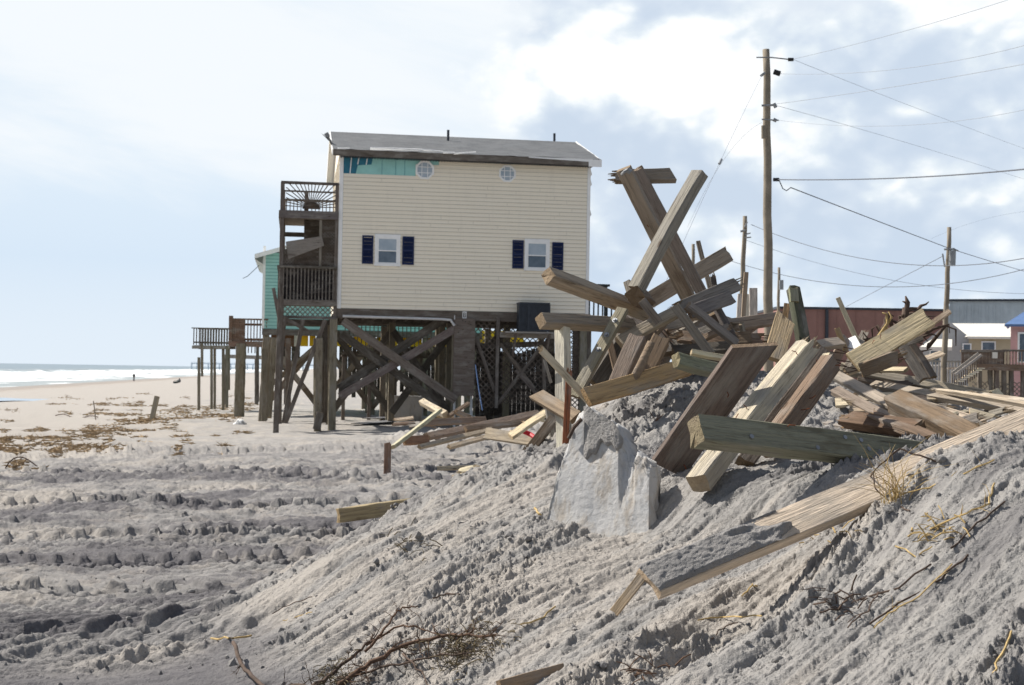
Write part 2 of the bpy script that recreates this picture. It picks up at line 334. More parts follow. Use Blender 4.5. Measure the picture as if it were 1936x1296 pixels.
def timber(name, p0, p1, w, t, n=(0, -1, 0), tint='grey', parent=None, ends=('cut', 'cut'), label=None, cat=None, group=None, bow=0.0, rough=1.0, fine=True):
    """one sawn timber: local X runs along it, Y across its face, Z is the face normal"""
    p0, p1 = Vector(p0), Vector(p1); L = (p1-p0).length; x = (p1-p0)/L; n = Vector(n); z = n-x*n.dot(x)
    if z.length < 1e-3: z = x.orthogonal()
    z.normalize(); y = z.cross(x); c = (p0+p1)/2
    M = Matrix(((x.x, y.x, z.x, c.x), (x.y, y.y, z.y, c.y), (x.z, y.z, z.z, c.z), (0, 0, 0, 1)))
    mb = MB(); ch = min(w, t)*0.07*rough; hw, ht = w/2, t/2
    ns = max(2, min(22, int(L/0.14))) if fine else 1
    prof = [(-hw+ch,-ht),(0,-ht),(hw-ch,-ht),(hw,-ht+ch),(hw,0),(hw,ht-ch),(hw-ch,ht),(0,ht),(-hw+ch,ht),(-hw,ht-ch),(-hw,0),(-hw,-ht+ch)]
    if not fine: prof = [(-hw,-ht),(hw,-ht),(hw,ht),(-hw,ht)]
    k = len(prof); vs = []; sd = random.uniform(0, 99); amp = min(w, t)*0.055*rough if fine else 0
    for i in range(ns+1):
        u = i/ns; xx = -L/2+L*u; b = bow*math.sin(math.pi*u)
        for j, (a, h) in enumerate(prof):
            q = mnoise.noise_vector(Vector((xx*3+sd, a*9+j*.7, h*9)))
            ex = 0
            if i in (0, ns):
                e = ends[0 if i == 0 else 1]; sg = -1 if i == 0 else 1
                if e == 'break': ex = -sg*random.uniform(0, 0.9)*min(w, .18)
                elif e == 'slant': ex = -sg*(a/w+.5)*w*0.55
                elif e == 'slant2': ex = -sg*(.5-a/w)*w*0.62
                elif e == 'rough': ex = -sg*random.uniform(0, 0.22)*w
            vs.append((xx+ex, a+q.y*amp+random.uniform(-1, 1)*amp*.3, h+q.z*amp+b))
    fs = [(i*k+j, i*k+(j+1) % k, (i+1)*k+(j+1) % k, (i+1)*k+j) for i in range(ns) for j in range(k)]
    mb.add(vs, fs)
    for i, sg in ((0, -1), (ns, 1)):
        cx = sum(vs[i*k+j][0] for j in range(k))/k
        idx = [vs[i*k+j] for j in range(k)]
        cc = (cx - (sg*0.35*w if ends[0 if i == 0 else 1] == 'break' else 0), 0, bow*0)
        mb.add(idx+[cc], [((j+1) % k, j, k) if sg > 0 else (j, (j+1) % k, k) for j in range(k)][::1], 1)
        if ends[0 if i == 0 else 1] == 'break':
            for q in range(16):                                    # splinters
                a = random.uniform(-.85, .85)*hw; h = random.uniform(-.85, .85)*ht; ll = random.uniform(.1, .75)*w; r = random.uniform(.05, .13)*min(w, t)
                x0 = sg*(L/2)-sg*.7*w; x1 = sg*(L/2)+sg*(ll-.25*w)
                mb.add([(x0,a-r,h-r),(x0,a+r,h-r),(x0,a+r,h+r),(x0,a-r,h+r),(x1,a+random.uniform(-r,r),h+random.uniform(-r,r)),(x1-sg*.03*w,a+r*.7,h)],
                       [(0,1,5,4),(1,2,5),(2,3,4,5),(3,0,4)], 1)
    tc_ = TINT[tint] if isinstance(tint, str) else tint; lm = sum(tc_)/3
    o = mb.build(name, ['wood', 'wood_end'], parent, M, tint=jit(tuple((.82*c_+.18*lm)*1.18 for c_ in tc_), .10))
    return tag(o, label, cat, group)
# ------------------------------------------------------------------ ground
def _h(ix, iy, seed):
    n = (ix.astype(np.int64)*374761393 + iy.astype(np.int64)*668265263 + seed*1442695041) & 0xFFFFFFFF
    n = ((n ^ (n >> 13))*1274126177) & 0xFFFFFFFF
    n = ((n ^ (n >> 16))*2246822519) & 0xFFFFFFFF
    return ((n ^ (n >> 15)) & 0xFFFFFF)/float(0xFFFFFF)
def gnoise(x, y, seed=0):
    ix = np.floor(x); iy = np.floor(y); fx = x-ix; fy = y-iy
    u = fx*fx*fx*(fx*(fx*6-15)+10); v = fy*fy*fy*(fy*(fy*6-15)+10)
    def g(a, b):
        t = _h(ix+a, iy+b, seed)*2*np.pi
        return np.cos(t)*(fx-a)+np.sin(t)*(fy-b)
    n0 = g(0,0)*(1-u)+g(1,0)*u; n1 = g(0,1)*(1-u)+g(1,1)*u
    return (n0*(1-v)+n1*v)*1.5
def fbm(x, y, oc=5, seed=0, gain=0.5, lac=2.03):
    s = 0; a = 1.0
    for i in range(oc): s = s+a*gnoise(x, y, seed+i*17); x = x*lac+3.7; y = y*lac+1.3; a *= gain
    return s
def worley(x, y, seed=0):
    ix = np.floor(x); iy = np.floor(y); d1 = np.full(np.shape(x), 9.0); cid = np.zeros(np.shape(x))
    for a in (-1, 0, 1):
        for b in (-1, 0, 1):
            hx = _h(ix+a, iy+b, seed); hy = _h(ix+a, iy+b, seed+7); hr = _h(ix+a, iy+b, seed+13)
            d = np.hypot(ix+a+hx-x, iy+b+hy-y); m = d < d1
            d1 = np.where(m, d, d1); cid = np.where(m, hr, cid)
    return d1, cid
def sm(a, b, x):
    t = np.clip((x-a)/(b-a), 0, 1); return t*t*(3-2*t)
def zbase(X, Y):
    s = X+48.7+0.136*Y
    z = np.interp(s, [-400, -60, 0, 12, 25, 38, 44, 50, 60, 90], [-30, -7, -3.62, -3.34, -2.9, -2.42, -2.24, -2.1, -2.05, -1.9])
    z = z+0.45*sm(32, 8, np.hypot(np.minimum(X, 0)*.6, Y))*sm(20, 40, s)
    z = z-0.12*np.exp(-((X+7)/3.0)**2-((Y-47)/3.5)**2)
    return z
# mound control points: photo pixel + distance ahead
CP = [(640,1052,9.0),(768,985,9.5),(866,905,10.0),(960,868,10.4),(1060,852,10.5),(1170,760,11.2),(1290,722,11.6),(1420,705,12.0),
      (1560,722,12.3),(1700,742,12.6),(1850,775,12.6),(1936,790,12.4),
      (500,1180,8.4),(600,1150,8.1),(700,1290,6.75),(850,1296,6.3),(1000,1296,5.8),(1300,1296,5.2),(1600,1296,4.6),(1936,1296,4.1),
      (1936,1080,4.9),(1936,930,5.5),(1936,845,6.1),(1850,828,6.2),(1760,880,6.25),(1700,925,6.45),(1660,958,6.7),(1800,1100,5.1),(1600,1130,5.5),
      (1600,985,6.9),(1550,1005,6.85),(1450,1062,6.7),(1350,1108,6.5),(1260,1150,6.3),(1400,1190,5.9),(1150,1190,6.2),(1000,1150,6.9),(850,1150,7.3),(700,1180,7.4),
      (750,1060,8.3),(850,1010,8.5),(950,960,8.8),(1020,1000,8.2),(1130,1010,8.0),(1220,1010,7.9),(1180,1080,7.1),(1050,1080,7.5),(1300,985,7.6),(1400,990,7.4),(1500,930,7.4),
      (1330,900,8.1),(1250,900,8.9),(1420,895,8.2),(1560,880,8.0),(1680,880,7.6),(1800,862,7.2),(1900,845,7.3),
      (1100,830,10.2),(1150,800,10.4),(1250,780,10.6),(1350,760,10.6),(1450,770,10.3),(1640,806,9.8),(1750,812,9.6),(1900,815,9.4),(1600,760,11.2),(1750,778,11.2),(1880,795,11)]
pts = []
for a, b, d in CP:
    q = P(a, b, d); pts.append((q.x, q.y, q.z))
for X in np.arange(-6, 12.1, 1.5):                                    # ring of flat ground round the mound
    for Y in (1.0, 2.2, 17.5, 19, 21, 24):
        if Y < 5 and X > 0.2: continue
        if Y > 15 and X > 1.5 and Y < 20: continue
        pts.append((X, Y, float(zbase(np.array(X), np.array(Y)))))
for X, Y in [(-2.2,7),(-2.35,8.6),(-2.2,10),(-1.9,11.2),(-1.6,12.3),(-1.2,13.2),(-.6,14.2),(.2,15),(-1.15,6.6),(-.6,5.6),(-.3,4.6),(0.0,3.6),(0.4,2.8),(-4,8),(-4,11),(-3.5,14),(-2,15.5),(-3,5),(-5,6),(-1.6,5),(-1.5,3.5),(0,16),(2,16.8),(-5,9)]:
    pts.append((X, Y, float(zbase(np.array(X), np.array(Y)))))
for X, Y, Z in [(1.6,3.2,-1.25),(2.6,3.6,-.95),(3.2,4.6,-.6),(3.6,6,-.35),(4.5,8,-.45),(3.6,9.5,-.35),(5,11,-.3),(6.5,13,-.55),(8,15,-1),(10,12,-.8),(8,8,-.8),(6,5,-1),(4,17,-1.3),(8,19,-1.2),(12,17,-1.5),(12,8,-1.6),(9,4,-1.65),(3.5,2,-1.5)]:
    pts.append((X, Y, Z))
pts = np.array(pts)
def tps_fit(p, lam=0.004):
    n = len(p); d = np.hypot(p[:,None,0]-p[None,:,0], p[:,None,1]-p[None,:,1])
    K = np.where(d > 0, d*d*np.log(d+1e-12), 0)+lam*np.eye(n)
    A = np.zeros((n+3, n+3)); A[:n,:n] = K; A[:n,n] = 1; A[:n,n+1:] = p[:,:2]; A[n,:n] = 1; A[n+1:,:n] = p[:,:2].T
    return np.linalg.solve(A, np.r_[p[:,2], 0, 0, 0])
TW = tps_fit(pts)
def tps(X, Y):
    z = TW[len(pts)]+TW[len(pts)+1]*X+TW[len(pts)+2]*Y
    for (a, b, _), w_ in zip(pts, TW):
        r2 = (X-a)**2+(Y-b)**2
        z = z+w_*0.5*r2*np.log(r2+1e-12)
    return z
def macro(X, Y):
    b = zbase(X, Y)
    reg = sm(-5.5, -3.2, X)*sm(12.5, 10, X)*sm(1.2, 2.6, Y)*sm(24, 19, Y)
    out = np.array(b, dtype=float, copy=True); m = reg > 0
    if np.any(m):
        t = np.maximum(tps(X[m], Y[m]), b[m]-.05); out[m] = b[m]*(1-reg[m])+t*reg[m]
    return out
def ground_h(X, Y, detail=True):
    X = np.atleast_1d(np.asarray(X, float)); Y = np.atleast_1d(np.asarray(Y, float))
    b = zbase(X, Y); z = macro(X, Y); md = sm(0.03, 0.22, z-b)                  # mound mask
    R = np.hypot(X, Y); s = X+48.7+0.136*Y
    near = sm(60, 25, R)
    # --- mound: slide streaks down the fall line, clods, gullies
    ux, uy = -0.80, -0.60; A = X*ux+Y*uy; C = -X*uy+Y*ux
    wv = fbm(X*.9, Y*.9, 3, 5)*.35
    st = fbm(A*.55+wv, (C+wv*.3)*4.2, 5, 21, .6)
    st2 = fbm(A*1.4, (C+wv*.25)*15, 3, 41, .55)
    patch = sm(.0, .42, fbm(A*.5+9, C*1.1, 4, 61))
    wx = fbm(X*13, Y*13, 4, 301, .65); wy = fbm(X*13+7, Y*13, 4, 311, .65)
    d1, c1 = worley(A*7+wv*3+wx*.38, C*13+wv*2+wy*.38, 3); d2, c2 = worley(A*15+wx*.5, C*24+wy*.5, 9); d3, c3 = worley(A*30+5+wx, C*44+wy, 15)
    cl = np.where(c1 > .5, np.clip(.40-d1*(.9+c1*.6), 0, 1)**.8*1.5, 0)
    cl2 = np.where(c2 > .4, np.clip(.42-d2, 0, 1)**.8*1.4, 0); cl3 = np.where(c3 > .4, np.clip(.42-d3, 0, 1)**.8*1.4, 0)
    rid = 1-np.abs(fbm(A*2.2+wv, C*5.5, 5, 77, .6))*2.2
    mz = st*.040+st2*.010+patch*(cl*.050+cl2*.036+cl3*.018+np.clip(rid, -1, 1)*.024)+(1-patch)*(cl3*.012*(c3 > .75)+cl2*.018*(c2 > .86))
    mz = mz+fbm(X*26, Y*26, 3, 91, .6)*.005-.022*np.clip(fbm(A*3.2+wv, C*9, 4, 93, .6)-.35, 0, .5)*2
    far_ = sm(8.6, 10.2, Y); mz = mz*(1-.45*far_)+far_*(fbm(X*5, Y*5, 6, 97, .62)*.042-np.abs(fbm(X*8, Y*8, 4, 98, .6))*.02)
    # --- flat: trampled and driven over
    fz = fbm(X*.5, Y*.5, 4, 101)*.06+fbm(X*1.3, Y*4.0, 6, 111, .64)*.045-np.abs(fbm(X*1.1+3, Y*3.6, 5, 119, .6))*.05
    e1, k1 = worley(X*4.0, Y*4.5, 123); e2, k2 = worley(X*10, Y*12, 133)
    clod = sm(-.05, .35, fbm(X*.45+4, Y*.9, 3, 141))
    fz = fz+clod*(np.where(k1 > .5, np.sqrt(np.clip(.36-e1, 0, 1)), 0)*.09+np.where(k2 > .45, np.sqrt(np.clip(.38-e2, 0, 1)), 0)*.035)
    tr = np.zeros_like(X); sup = np.zeros_like(X)
    for (y0, sl, cv, wd, pit, dep, ph) in TRACKS:
        v = Y-(y0+sl*X+cv*X*X+.25*gnoise(X*.25, X*0+y0, 3)); ins = sm(wd*.55, wd*.45, np.abs(v))
        edge = np.exp(-((np.abs(v)-wd*.56)/.10)**2)*.06
        sd = np.where(v > 0, 0.5, 0.0); jx = X+.02*gnoise(X*6, Y*6, 14)+.06*gnoise(X*.8, Y*.8, 15)
        q = (jx+np.abs(v)*.6*ph)/pit+sd; row = np.floor(q); fr = q-row; av = np.abs(v)/wd; rnd_ = _h(row, row*0+int(y0*10)+np.where(v > 0, 1, 0), 5)
        lug = sm(.10, .20, fr)*sm(.86, .62, fr)*sm(.04, .09, av)*sm(.50, .44, av)*(.5+.5*rnd_)
        brk = sm(-.6, -.2, gnoise(X*.30+y0, Y*.2, 9))
        bank = sm(-.025, .03, v+.025*gnoise(X*4, Y*4, 19))*np.exp(-np.maximum(v-.10, 0)/.38)*dep*(.72+.2*gnoise(X*.8, Y*.8, 29))
        hatch = np.clip(np.sin(2*np.pi*(jx*ph+v*1.5)/.21), -.35, .6)*.024*sm(1.6, .9, np.abs(v))*brk
        cut = sm(.10, .18, fr)*sm(.80, .70, fr)*sm(.34, .22, v)*(.6+.5*rnd_)
        w_ = ins*brk; bw = sm(-.1, .0, v)*sm(1.8, .6, v)*brk; tr = tr*(1-w_)+w_*(-dep*.55*lug*(v < 0))+bank*brk*(1-cut)+hatch; sup = np.maximum(sup, np.maximum(w_, bw*.8))
    fz = fz*(1-.8*sup)+tr
    fz = fz*sm(38, 43, s)*sm(46, 34, R+fbm(X*.1, Y*.1, 2, 3)*10)
    smooth_patch = sm(-1.2, -2.0, X+(Y-7.7)*-.5)*0
    fz = fz*(1-.8*np.exp(-((Y-7.5-.10*X)/.65)**2)*sm(.6, -1.0, X))       # raked clear sand strip close by
    bz = fbm(X*.12, Y*.18, 6, 151, .58)*.16*sm(120, 30, R)+fbm(X*.8, Y*1.1, 4, 161, .6)*.02*near
    z2 = z+md*mz+(1-md)*(fz+bz*sm(9, 20, R))*sm(2, 8, s)
    # small heap of pale sand lower left
    hp = np.exp(-((X+2.12)/.38)**2-((Y-8.0-(X+2.1)*.15)/.30)**2); z2 = z2+hp*.07*(1+.8*fbm(X*9, Y*9, 4, 171))
    # rubble sand in front of the stilts
    z2 = z2+np.exp(-((X+.6)/3.2)**2-((Y-39)/3.0)**2)*(.38+.22*fbm(X*1.5, Y*1.5, 4, 181, .6))
    z2 = z2+np.exp(-((X-2.2)/2.2)**2-((Y-41)/4.0)**2)*.55
    if detail is True: return z2
    # colour masks
    f1 = fbm(X*.22, Y*.5, 5, 201); f2 = fbm(X*1.3, Y*2.6, 5, 211, .6); f3 = fbm(A*.35, C*1.6, 5, 221, .6)
    dark_f = (.22+.78*sm(-.25, .35, f1+f2*.45+.22*sm(14, 8, Y)+.05))*sm(40, 44, s+f2*3)*sm(44, 28, R+f1*8)
    dark_f = np.clip(dark_f+.95*np.exp(-((Y-7.3-.10*X)/1.0)**2)*sm(.6, -1.0, X)+.45*np.exp(-((Y-9.1)/.35)**2)*sm(-.5,.2,f2), 0, 1)*(1-hp)
    tan_f = np.clip(sm(45, 40, s+f1*5+f2*2)+sm(30, 40, R)*.25, 0, 1)*.85+.7*sm(.30, .55, f2-f1*.6)*sm(40, 45, s)
    tan_f = np.clip(np.maximum(tan_f*(R > 11), hp*1.0), 0, 1)
    tan_m = sm(-.1, .55, f3+.35*sm(1.2, -1.2, X)*sm(9.5, 7.5, Y)-patch*.3)*.85
    dark_m = sm(.1, .6, -f3+patch*.35-.25)*.5
    wetm = sm(13, 6, s+f1*2)
    dk = dark_f*(1-md)+dark_m*md; tn = tan_f*(1-md)+tan_m*md
    return z2, np.clip(dk*(1-tan_f*(1-md)*.7), 0, 1), np.clip(tn, 0, 1), wetm
TRACKS = [(13.2, .14, .006, .70, .25, .12, 1), (15.1, .05, .002, .70, .25, .13, -1), (10.9, .02, .01, .50, .36, .10, 1), (18.3, -.14, .006, .75, .30, .15, -1),
          (20.8, .22, .008, .75, .30, .15, 1), (24.0, -.15, .01, .8, .36, .17, 1), (27.3, .3, .012, .9, .36, .17, -1), (8.95, -.03, .0, .55, .42, .10, -1), (35, .05, .01, 1.0, .5, .15, 1), (16.7, .34, .0, .6, .25, .11, 1)]
def gz(X, Y): return float(ground_h(X, Y)[0])
def build_ground():
    a_in = np.linspace(math.radians(-23.5), math.radians(23.5), 1060)
    a_out = np.radians(np.r_[23.8, 24.3, 25, 26.5, 29, np.arange(33, 181, 5)])
    ang = np.r_[-a_out[::-1][1:], a_in, a_out]                     # closes at 180
    rad = np.r_[np.geomspace(.6, 3.9, 30)[:-1], np.geomspace(3.9, 13.0, 780)[:-1], np.geomspace(13.0, 34, 430)[:-1], np.geomspace(34, 60, 90)[:-1], np.geomspace(60, 900, 110)[:-1], np.geomspace(900, 40000, 16)]
    nA, nR = len(ang), len(rad)
    RR, AA = np.meshgrid(rad, ang, indexing='ij'); X = RR*np.sin(AA); Y = RR*np.cos(AA)
    Z = np.empty_like(X); D = np.empty_like(X); T = np.empty_like(X); Wt = np.empty_like(X)
    for i in range(0, nR, 60):
        z, d, t, w_ = ground_h(X[i:i+60].ravel(), Y[i:i+60].ravel(), 'masks'); sh = X[i:i+60].shape
        Z[i:i+60] = z.reshape(sh); D[i:i+60] = d.reshape(sh); T[i:i+60] = t.reshape(sh); Wt[i:i+60] = w_.reshape(sh)
    co = np.c_[X.ravel(), Y.ravel(), Z.ravel()]
    co = np.r_[co, [[0, 0, -1.66]]]
    i = np.arange(nR-1)[:,None]; j = np.arange(nA)[None,:]; jn = (j+1) % nA
    q = np.stack([i*nA+j, (i+1)*nA+j, (i+1)*nA+jn, i*nA+jn], -1).reshape(-1, 4)[:, ::-1]
    tri = np.c_[np.full(nA, len(co)-1), np.arange(nA), (np.arange(nA)+1) % nA][:, ::-1]
    me = bpy.data.meshes.new('sand_ground'); me.vertices.add(len(co)); me.vertices.foreach_set('co', co.ravel())
    nl = q.size+tri.size; me.loops.add(nl); me.loops.foreach_set('vertex_index', np.r_[q.ravel(), tri.ravel()].astype(np.int32))
    npoly = len(q)+len(tri); me.polygons.add(npoly)
    ls = np.r_[np.arange(len(q))*4, len(q)*4+np.arange(len(tri))*3].astype(np.int32); me.polygons.foreach_set('loop_start', ls)
    me.update(calc_edges=True); me.polygons.foreach_set('use_smooth', np.ones(npoly, bool))
    for nm, arr in (('dark', D), ('tan', T), ('wet', Wt)):
        at = me.attributes.new(nm, 'FLOAT', 'POINT'); at.data.foreach_set('value', np.r_[arr.ravel(), [0]].astype(np.float32))
    me.materials.append(MATS['sand'])
    o = bpy.data.objects.new('sand_ground', me); link(o); tag(o, kind='structure')
build_ground()
# ------------------------------------------------------------------ sea
def build_sea():
    ca = math.atan(0.136); M = Matrix.Translation((-48.7, 0, -3.6)) @ Matrix.Rotation(ca, 4, 'Z')
    # local +y along the shore; local -x out to sea: flip x so that + is out to sea
    xs = np.r_[-14, -6, np.arange(-2, 130, .8), np.geomspace(130, 60000, 40)]; ys = np.r_[np.linspace(-2000, 60, 20)[:-1], np.geomspace(60, 2600, 420)[:-1], np.geomspace(2600, 60000, 20)]
    XX, YY = np.meshgrid(xs, ys, indexing='ij')
    h = np.zeros_like(XX)
    for c, am, wl in ((14, .20, 3), (30, .5, 4), (52, .75, 5), (78, .8, 6), (108, .7, 8)):
        cc = c+gnoise(YY/70, YY*0+c, 3)*14; e = am*np.clip(.35+gnoise(YY/45, YY*0+c*2, 5)*1.6, 0, 1.3)
        dx = XX-cc; h += e*np.where(dx < 0, np.exp(-(dx/(wl*.35))**2), np.exp(-(dx/wl)**2))
    h += .12*gnoise(XX/5, YY/12, 8)*sm(0, 20, XX)*sm(500, 200, XX)
    co = np.c_[-XX.ravel(), YY.ravel(), h.ravel()]; n1 = len(ys); i = np.arange(len(xs)-1)[:,None]; j = np.arange(n1-1)[None,:]
    q = np.stack([i*n1+j, i*n1+j+1, (i+1)*n1+j+1, (i+1)*n1+j], -1).reshape(-1, 4)
    me = bpy.data.meshes.new('sea'); me.from_pydata(co.tolist(), [], q.tolist()); me.materials.append(MATS['sea'])
    me.polygons.foreach_set('use_smooth', [True]*len(q)); me.update()
    o = bpy.data.objects.new('sea', me); link(o, None, M); tag(o, kind='structure')
build_sea()
# the sea shader reads x as + out to sea
for nd in MATS['sea'].node_tree.nodes:
    if nd.type == 'TEX_COORD':
        mp = MATS['sea'].node_tree.nodes.new('ShaderNodeMapping'); mp.inputs['Scale'].default_value = (-1, 1, 1)
        t_ = MATS['sea'].node_tree; ls_ = [(l.to_socket) for l in t_.links if l.from_node == nd]
        t_.links.new(nd.outputs['Object'], mp.inputs['Vector'])
        for s_ in ls_: t_.links.new(mp.outputs[0], s_)
        break
# shallow tide pool on the beach at the left edge
def pool(cx, cy, rx, ry, z):
    mb = MB(); vs = [(0, 0, 0)]; n = 40
    for k in range(n):
        a = 2*math.pi*k/n; r = 1+.25*math.sin(3*a+1)+.12*math.sin(7*a); vs.append((rx*r*math.cos(a), ry*r*math.sin(a), 0))
    mb.add(vs, [(0, k+1, (k+1) % n+1) for k in range(n)])
    o = mb.build('tide_pool', 'pool', None, Matrix.Translation((cx, cy, z))); tag(o, kind='structure')
plain('pool', (0.16, 0.22, 0.28), 0.08, 0.05, 1.0, 0.6)
q = P(10, 764, 108); pool(q.x, q.y, 5.5, 5.0, float(np.max(zbase(np.array([q.x]), np.array([q.y]))))+.10)
q = P(95, 745, 140); 0 and pool(q.x, q.y, 10, 4.0, float(zbase(np.array([q.x]), np.array([q.y]))[0])+.12)
# ------------------------------------------------------------------ stilt house
HO = Vector((-6.24, 49.0, -2.14)); HA = math.radians(9)
E1 = Vector((math.cos(HA), math.sin(HA), 0)); N1 = Vector((-math.sin(HA), math.cos(HA), 0))
def hw(px, py, v=0.0, O=HO, A=HA):
    """photo pixel -> (u, z) on the plane at depth v of the frame at O"""
    e = Vector((math.cos(A), math.sin(A), 0)); n = Vector((-math.sin(A), math.cos(A), 0))
    r = CF + CR*((px-968)/F_PX) + CU*((648-py)/F_PX); t = (n.dot(O)+v)/n.dot(r); q = r*t-O
    return q.dot(e), q.z
house = thing('stilt_house', 'cream vinyl-sided two-storey house on tall wooden pilings with navy shutters and storm-torn siding', 'house', HO, HA)
WU = hw(1112, 560)[0]; ZB = hw(640, 583)[1]; ZT = hw(640, 289)[1]
print('house W', WU, 'zb', ZB, 'zt', ZT)
HD = 8.6
def oct_pts(u, z, r): return [(u+r*math.cos(math.pi/8+k*math.pi/4), z+r*math.sin(math.pi/8+k*math.pi/4)) for k in range(8)]
def siding(mb, u0, u1, z0, z1, v, course=.142, skip=None, side=None):
    z = z0; rnd = random.Random(5)
    while z < z1-.01:
        h = min(course, z1-z); a0, a1 = u0, u1
        if skip: a0, a1 = skip(z+h*.5, u0, u1)
        p = lambda u, d, zz: (u, v+d, zz) if side is None else side(u, d, zz)
        if a1 > a0:
            mb.add([p(a0,-.024,z), p(a1,-.024,z), p(a1,-.023,z+.022), p(a0,-.023,z+.022), p(a0,.01,z), p(a1,.01,z)], [(0,1,2,3), (4,5,1,0)], 1)  # darker bottom strip paints in the shadow line of the lap
            mb.add([p(a0,-.023,z+.0221), p(a1,-.023,z+.0221), p(a1,-.002,z+h), p(a0,-.002,z+h)], [(0,1,2,3)])
        z += course
# walls
c_l = hw(650, 300)[0]; p0u = hw(786, 320)[0]; p1u = hw(830, 300)[0]; pz = hw(700, 333)[1]; pz2 = hw(830, 309)[1]
mb = MB()
def skp(z, u0, u1):
    if z > pz2: return p1u, u1
    if z > pz: return p0u, u1
    return u0, u1
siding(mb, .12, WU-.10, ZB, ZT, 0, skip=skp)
sd_ = random.Random(3); z = ZB
while z < ZT-.2:
    for q_ in range(2):
        a = sd_.uniform(1.0, WU-.6)
        if z < pz-.2: mb.add([(a,-.0245,z+.03),(a+.012,-.0245,z+.03),(a+.012,-.0085,z+.14),(a,-.0085,z+.14)], [(0,1,2,3)], 1)
    z += .142
mb.build('wall', ['vinyl','vinyl_shade_seam'], house)['label'] = 'cream lap siding wall with its top left corner torn away'
mb = MB(); mb.box((0.0, .012, ZB), (WU, .12, ZT)); mb.box((0, HD-.1, ZB), (WU, HD, ZT)); mb.box((0.0, .121, ZB), (.12, HD-.101, ZT)); mb.box((WU-.12, .121, ZB), (WU, HD-.101, ZT))
mb.box((.121, .121, ZB+.001), (WU-.121, HD-.101, ZB+.2))
GZ = 1.35; mb.add([(0,0.05,ZT),(0,HD,ZT),(0,HD/2,ZT+GZ)], [(0,1,2)]); mb.add([(WU,0.05,ZT),(WU,HD,ZT),(WU,HD/2,ZT+GZ)], [(0,2,1)])
gb_ = MB(); gb_.add([(-.012,-.02,ZT),(-.012,HD,ZT),(-.012,HD/2,ZT+GZ)], [(0,1,2)]); gb_.build('gable_siding', 'vinyl', house)
gb_ = MB(); gb_.add([(WU+.012,-.02,ZT),(WU+.012,HD,ZT),(WU+.012,HD/2,ZT+GZ)], [(0,2,1)]); gb_.build('gable_siding', 'vinyl', house)
mb.build('sheathing', 'wrap_teal', house)['label'] = 'teal house wrap laid bare where the siding is gone'
for fn_ in (lambda u, d, z: (-.003+d, HD-u, z), lambda u, d, z: (WU+.003-d, u, z)): mb = MB(); siding(mb, 0, HD, ZB, ZT, 0, side=fn_); mb.build('side_siding', ['vinyl','vinyl_shade_seam'], house)
mb = MB(); x1 = hw(705, 300)[0]; x2 = hw(674, 300)[0]; zz0 = hw(660, 329)[1]; zz1 = hw(700, 313)[1]; zt_ = ZT-.05
mb.add([(c_l-.03,.008,zz0),(x2-.02,.008,zz0),(x2+.05,.008,zz1-.02),(x2+.22,.008,zz1),(x1-.05,.008,zz1+.03),(x1+.0,.008,zt_-.12),(x1-.12,.008,zt_),(c_l+.05,.008,zt_),(c_l-.03,.008,zt_-.15)], [tuple(range(9))])
for a in (.28, .55, .85): mb.bar((c_l+a-.05, .0, zz0+(.02 if a < .5 else .35)), (c_l+a, .0, zt_-.02), .035, .012, (0,-1,0), 1)
mb.build('torn_sheathing', ['wrap_blue', 'white_trim'], house)
# seams of the wrap
mb = MB()
for px in (722, 748, 765): 
    a = hw(px, 315)[0]; mb.box((a, .006, pz+.02), (a+.012, .0105, ZT-.1))
mb.build('wrap_seam', 'wrap_blue', house)
mb = MB(); mb.box((-.02, -.028, ZB-.01), (.115, .14, ZT)); mb.box((WU-.095, -.028, ZB-.01), (WU+.02, .14, ZT)); mb.box((-.02,HD-.1,ZB),(.1,HD+.02,ZT)); mb.box((WU-.1,HD-.1,ZB),(WU+.02,HD+.02,ZT)); mb.build('corner_trim', 'white_trim', house)
# loose trim scraps on the right corner
mb = MB()
for a in (0, 1, 4): 
    z = ZT-.5-a*.37; mb.add([(WU+.02,-.02,z),(WU+.07,-.03,z+.07),(WU+.02,-.02,z+.26)], [(0,1,2),(0,2,1)])
mb.build('torn_trim', 'white_trim', house)
# roof
OV = .42; pitch_h = 1.42
ue0 = hw(629, 285, -OV)[0]; ue1 = hw(1137, 300, -OV)[0]; ZE = hw(629, 284, -OV)[1]; vr = HD/2; ZR = ZE+1.46
print('roof', ue0, ue1, ZE, ZR, 'ridge px target')
def roof_slope(v0, z0, v1, z1, flip=False):
    nx, ny = 60, 12; vs = []; fs = []; sl_ = math.hypot(v1-v0, z1-z0)
    mbb = MB()
    for i in range(nx+1):
        for j in range(ny+1):
            a = i/nx; b = j/ny; sag = .035*mnoise.noise(Vector((a*7, b*3, 1)))+(.03*mnoise.noise(Vector((a*22, b*9, 4))))
            vs.append((ue0+(ue1-ue0)*a, v0+(v1-v0)*b, z0+(z1-z0)*b+sag*(b < .98)))
    for i in range(nx):
        for j in range(ny):
            q = (i*(ny+1)+j, (i+1)*(ny+1)+j, (i+1)*(ny+1)+j+1, i*(ny+1)+j+1); fs.append(q[::-1] if flip else q)
    mbb.add(vs, fs); return mbb
r1 = roof_slope(-OV, ZE+.05, vr, ZR).build('roof', 'shingle', house); r1['label'] = 'grey shingle roof with lifted tabs'
r2 = roof_slope(HD+OV, ZE+.05, vr, ZR, True).build('roof', 'shingle', house)
for r_ in (r1, r2):
    for p_ in r_.data.polygons: p_.use_smooth = True
mb = MB(); mb.add([(ue0+.03,-OV+.03,ZE-.02),(ue1-.03,-OV+.03,ZE-.02),(ue1-.03,vr,ZR-.08),(ue0+.03,vr,ZR-.08)], [(3,2,1,0)])
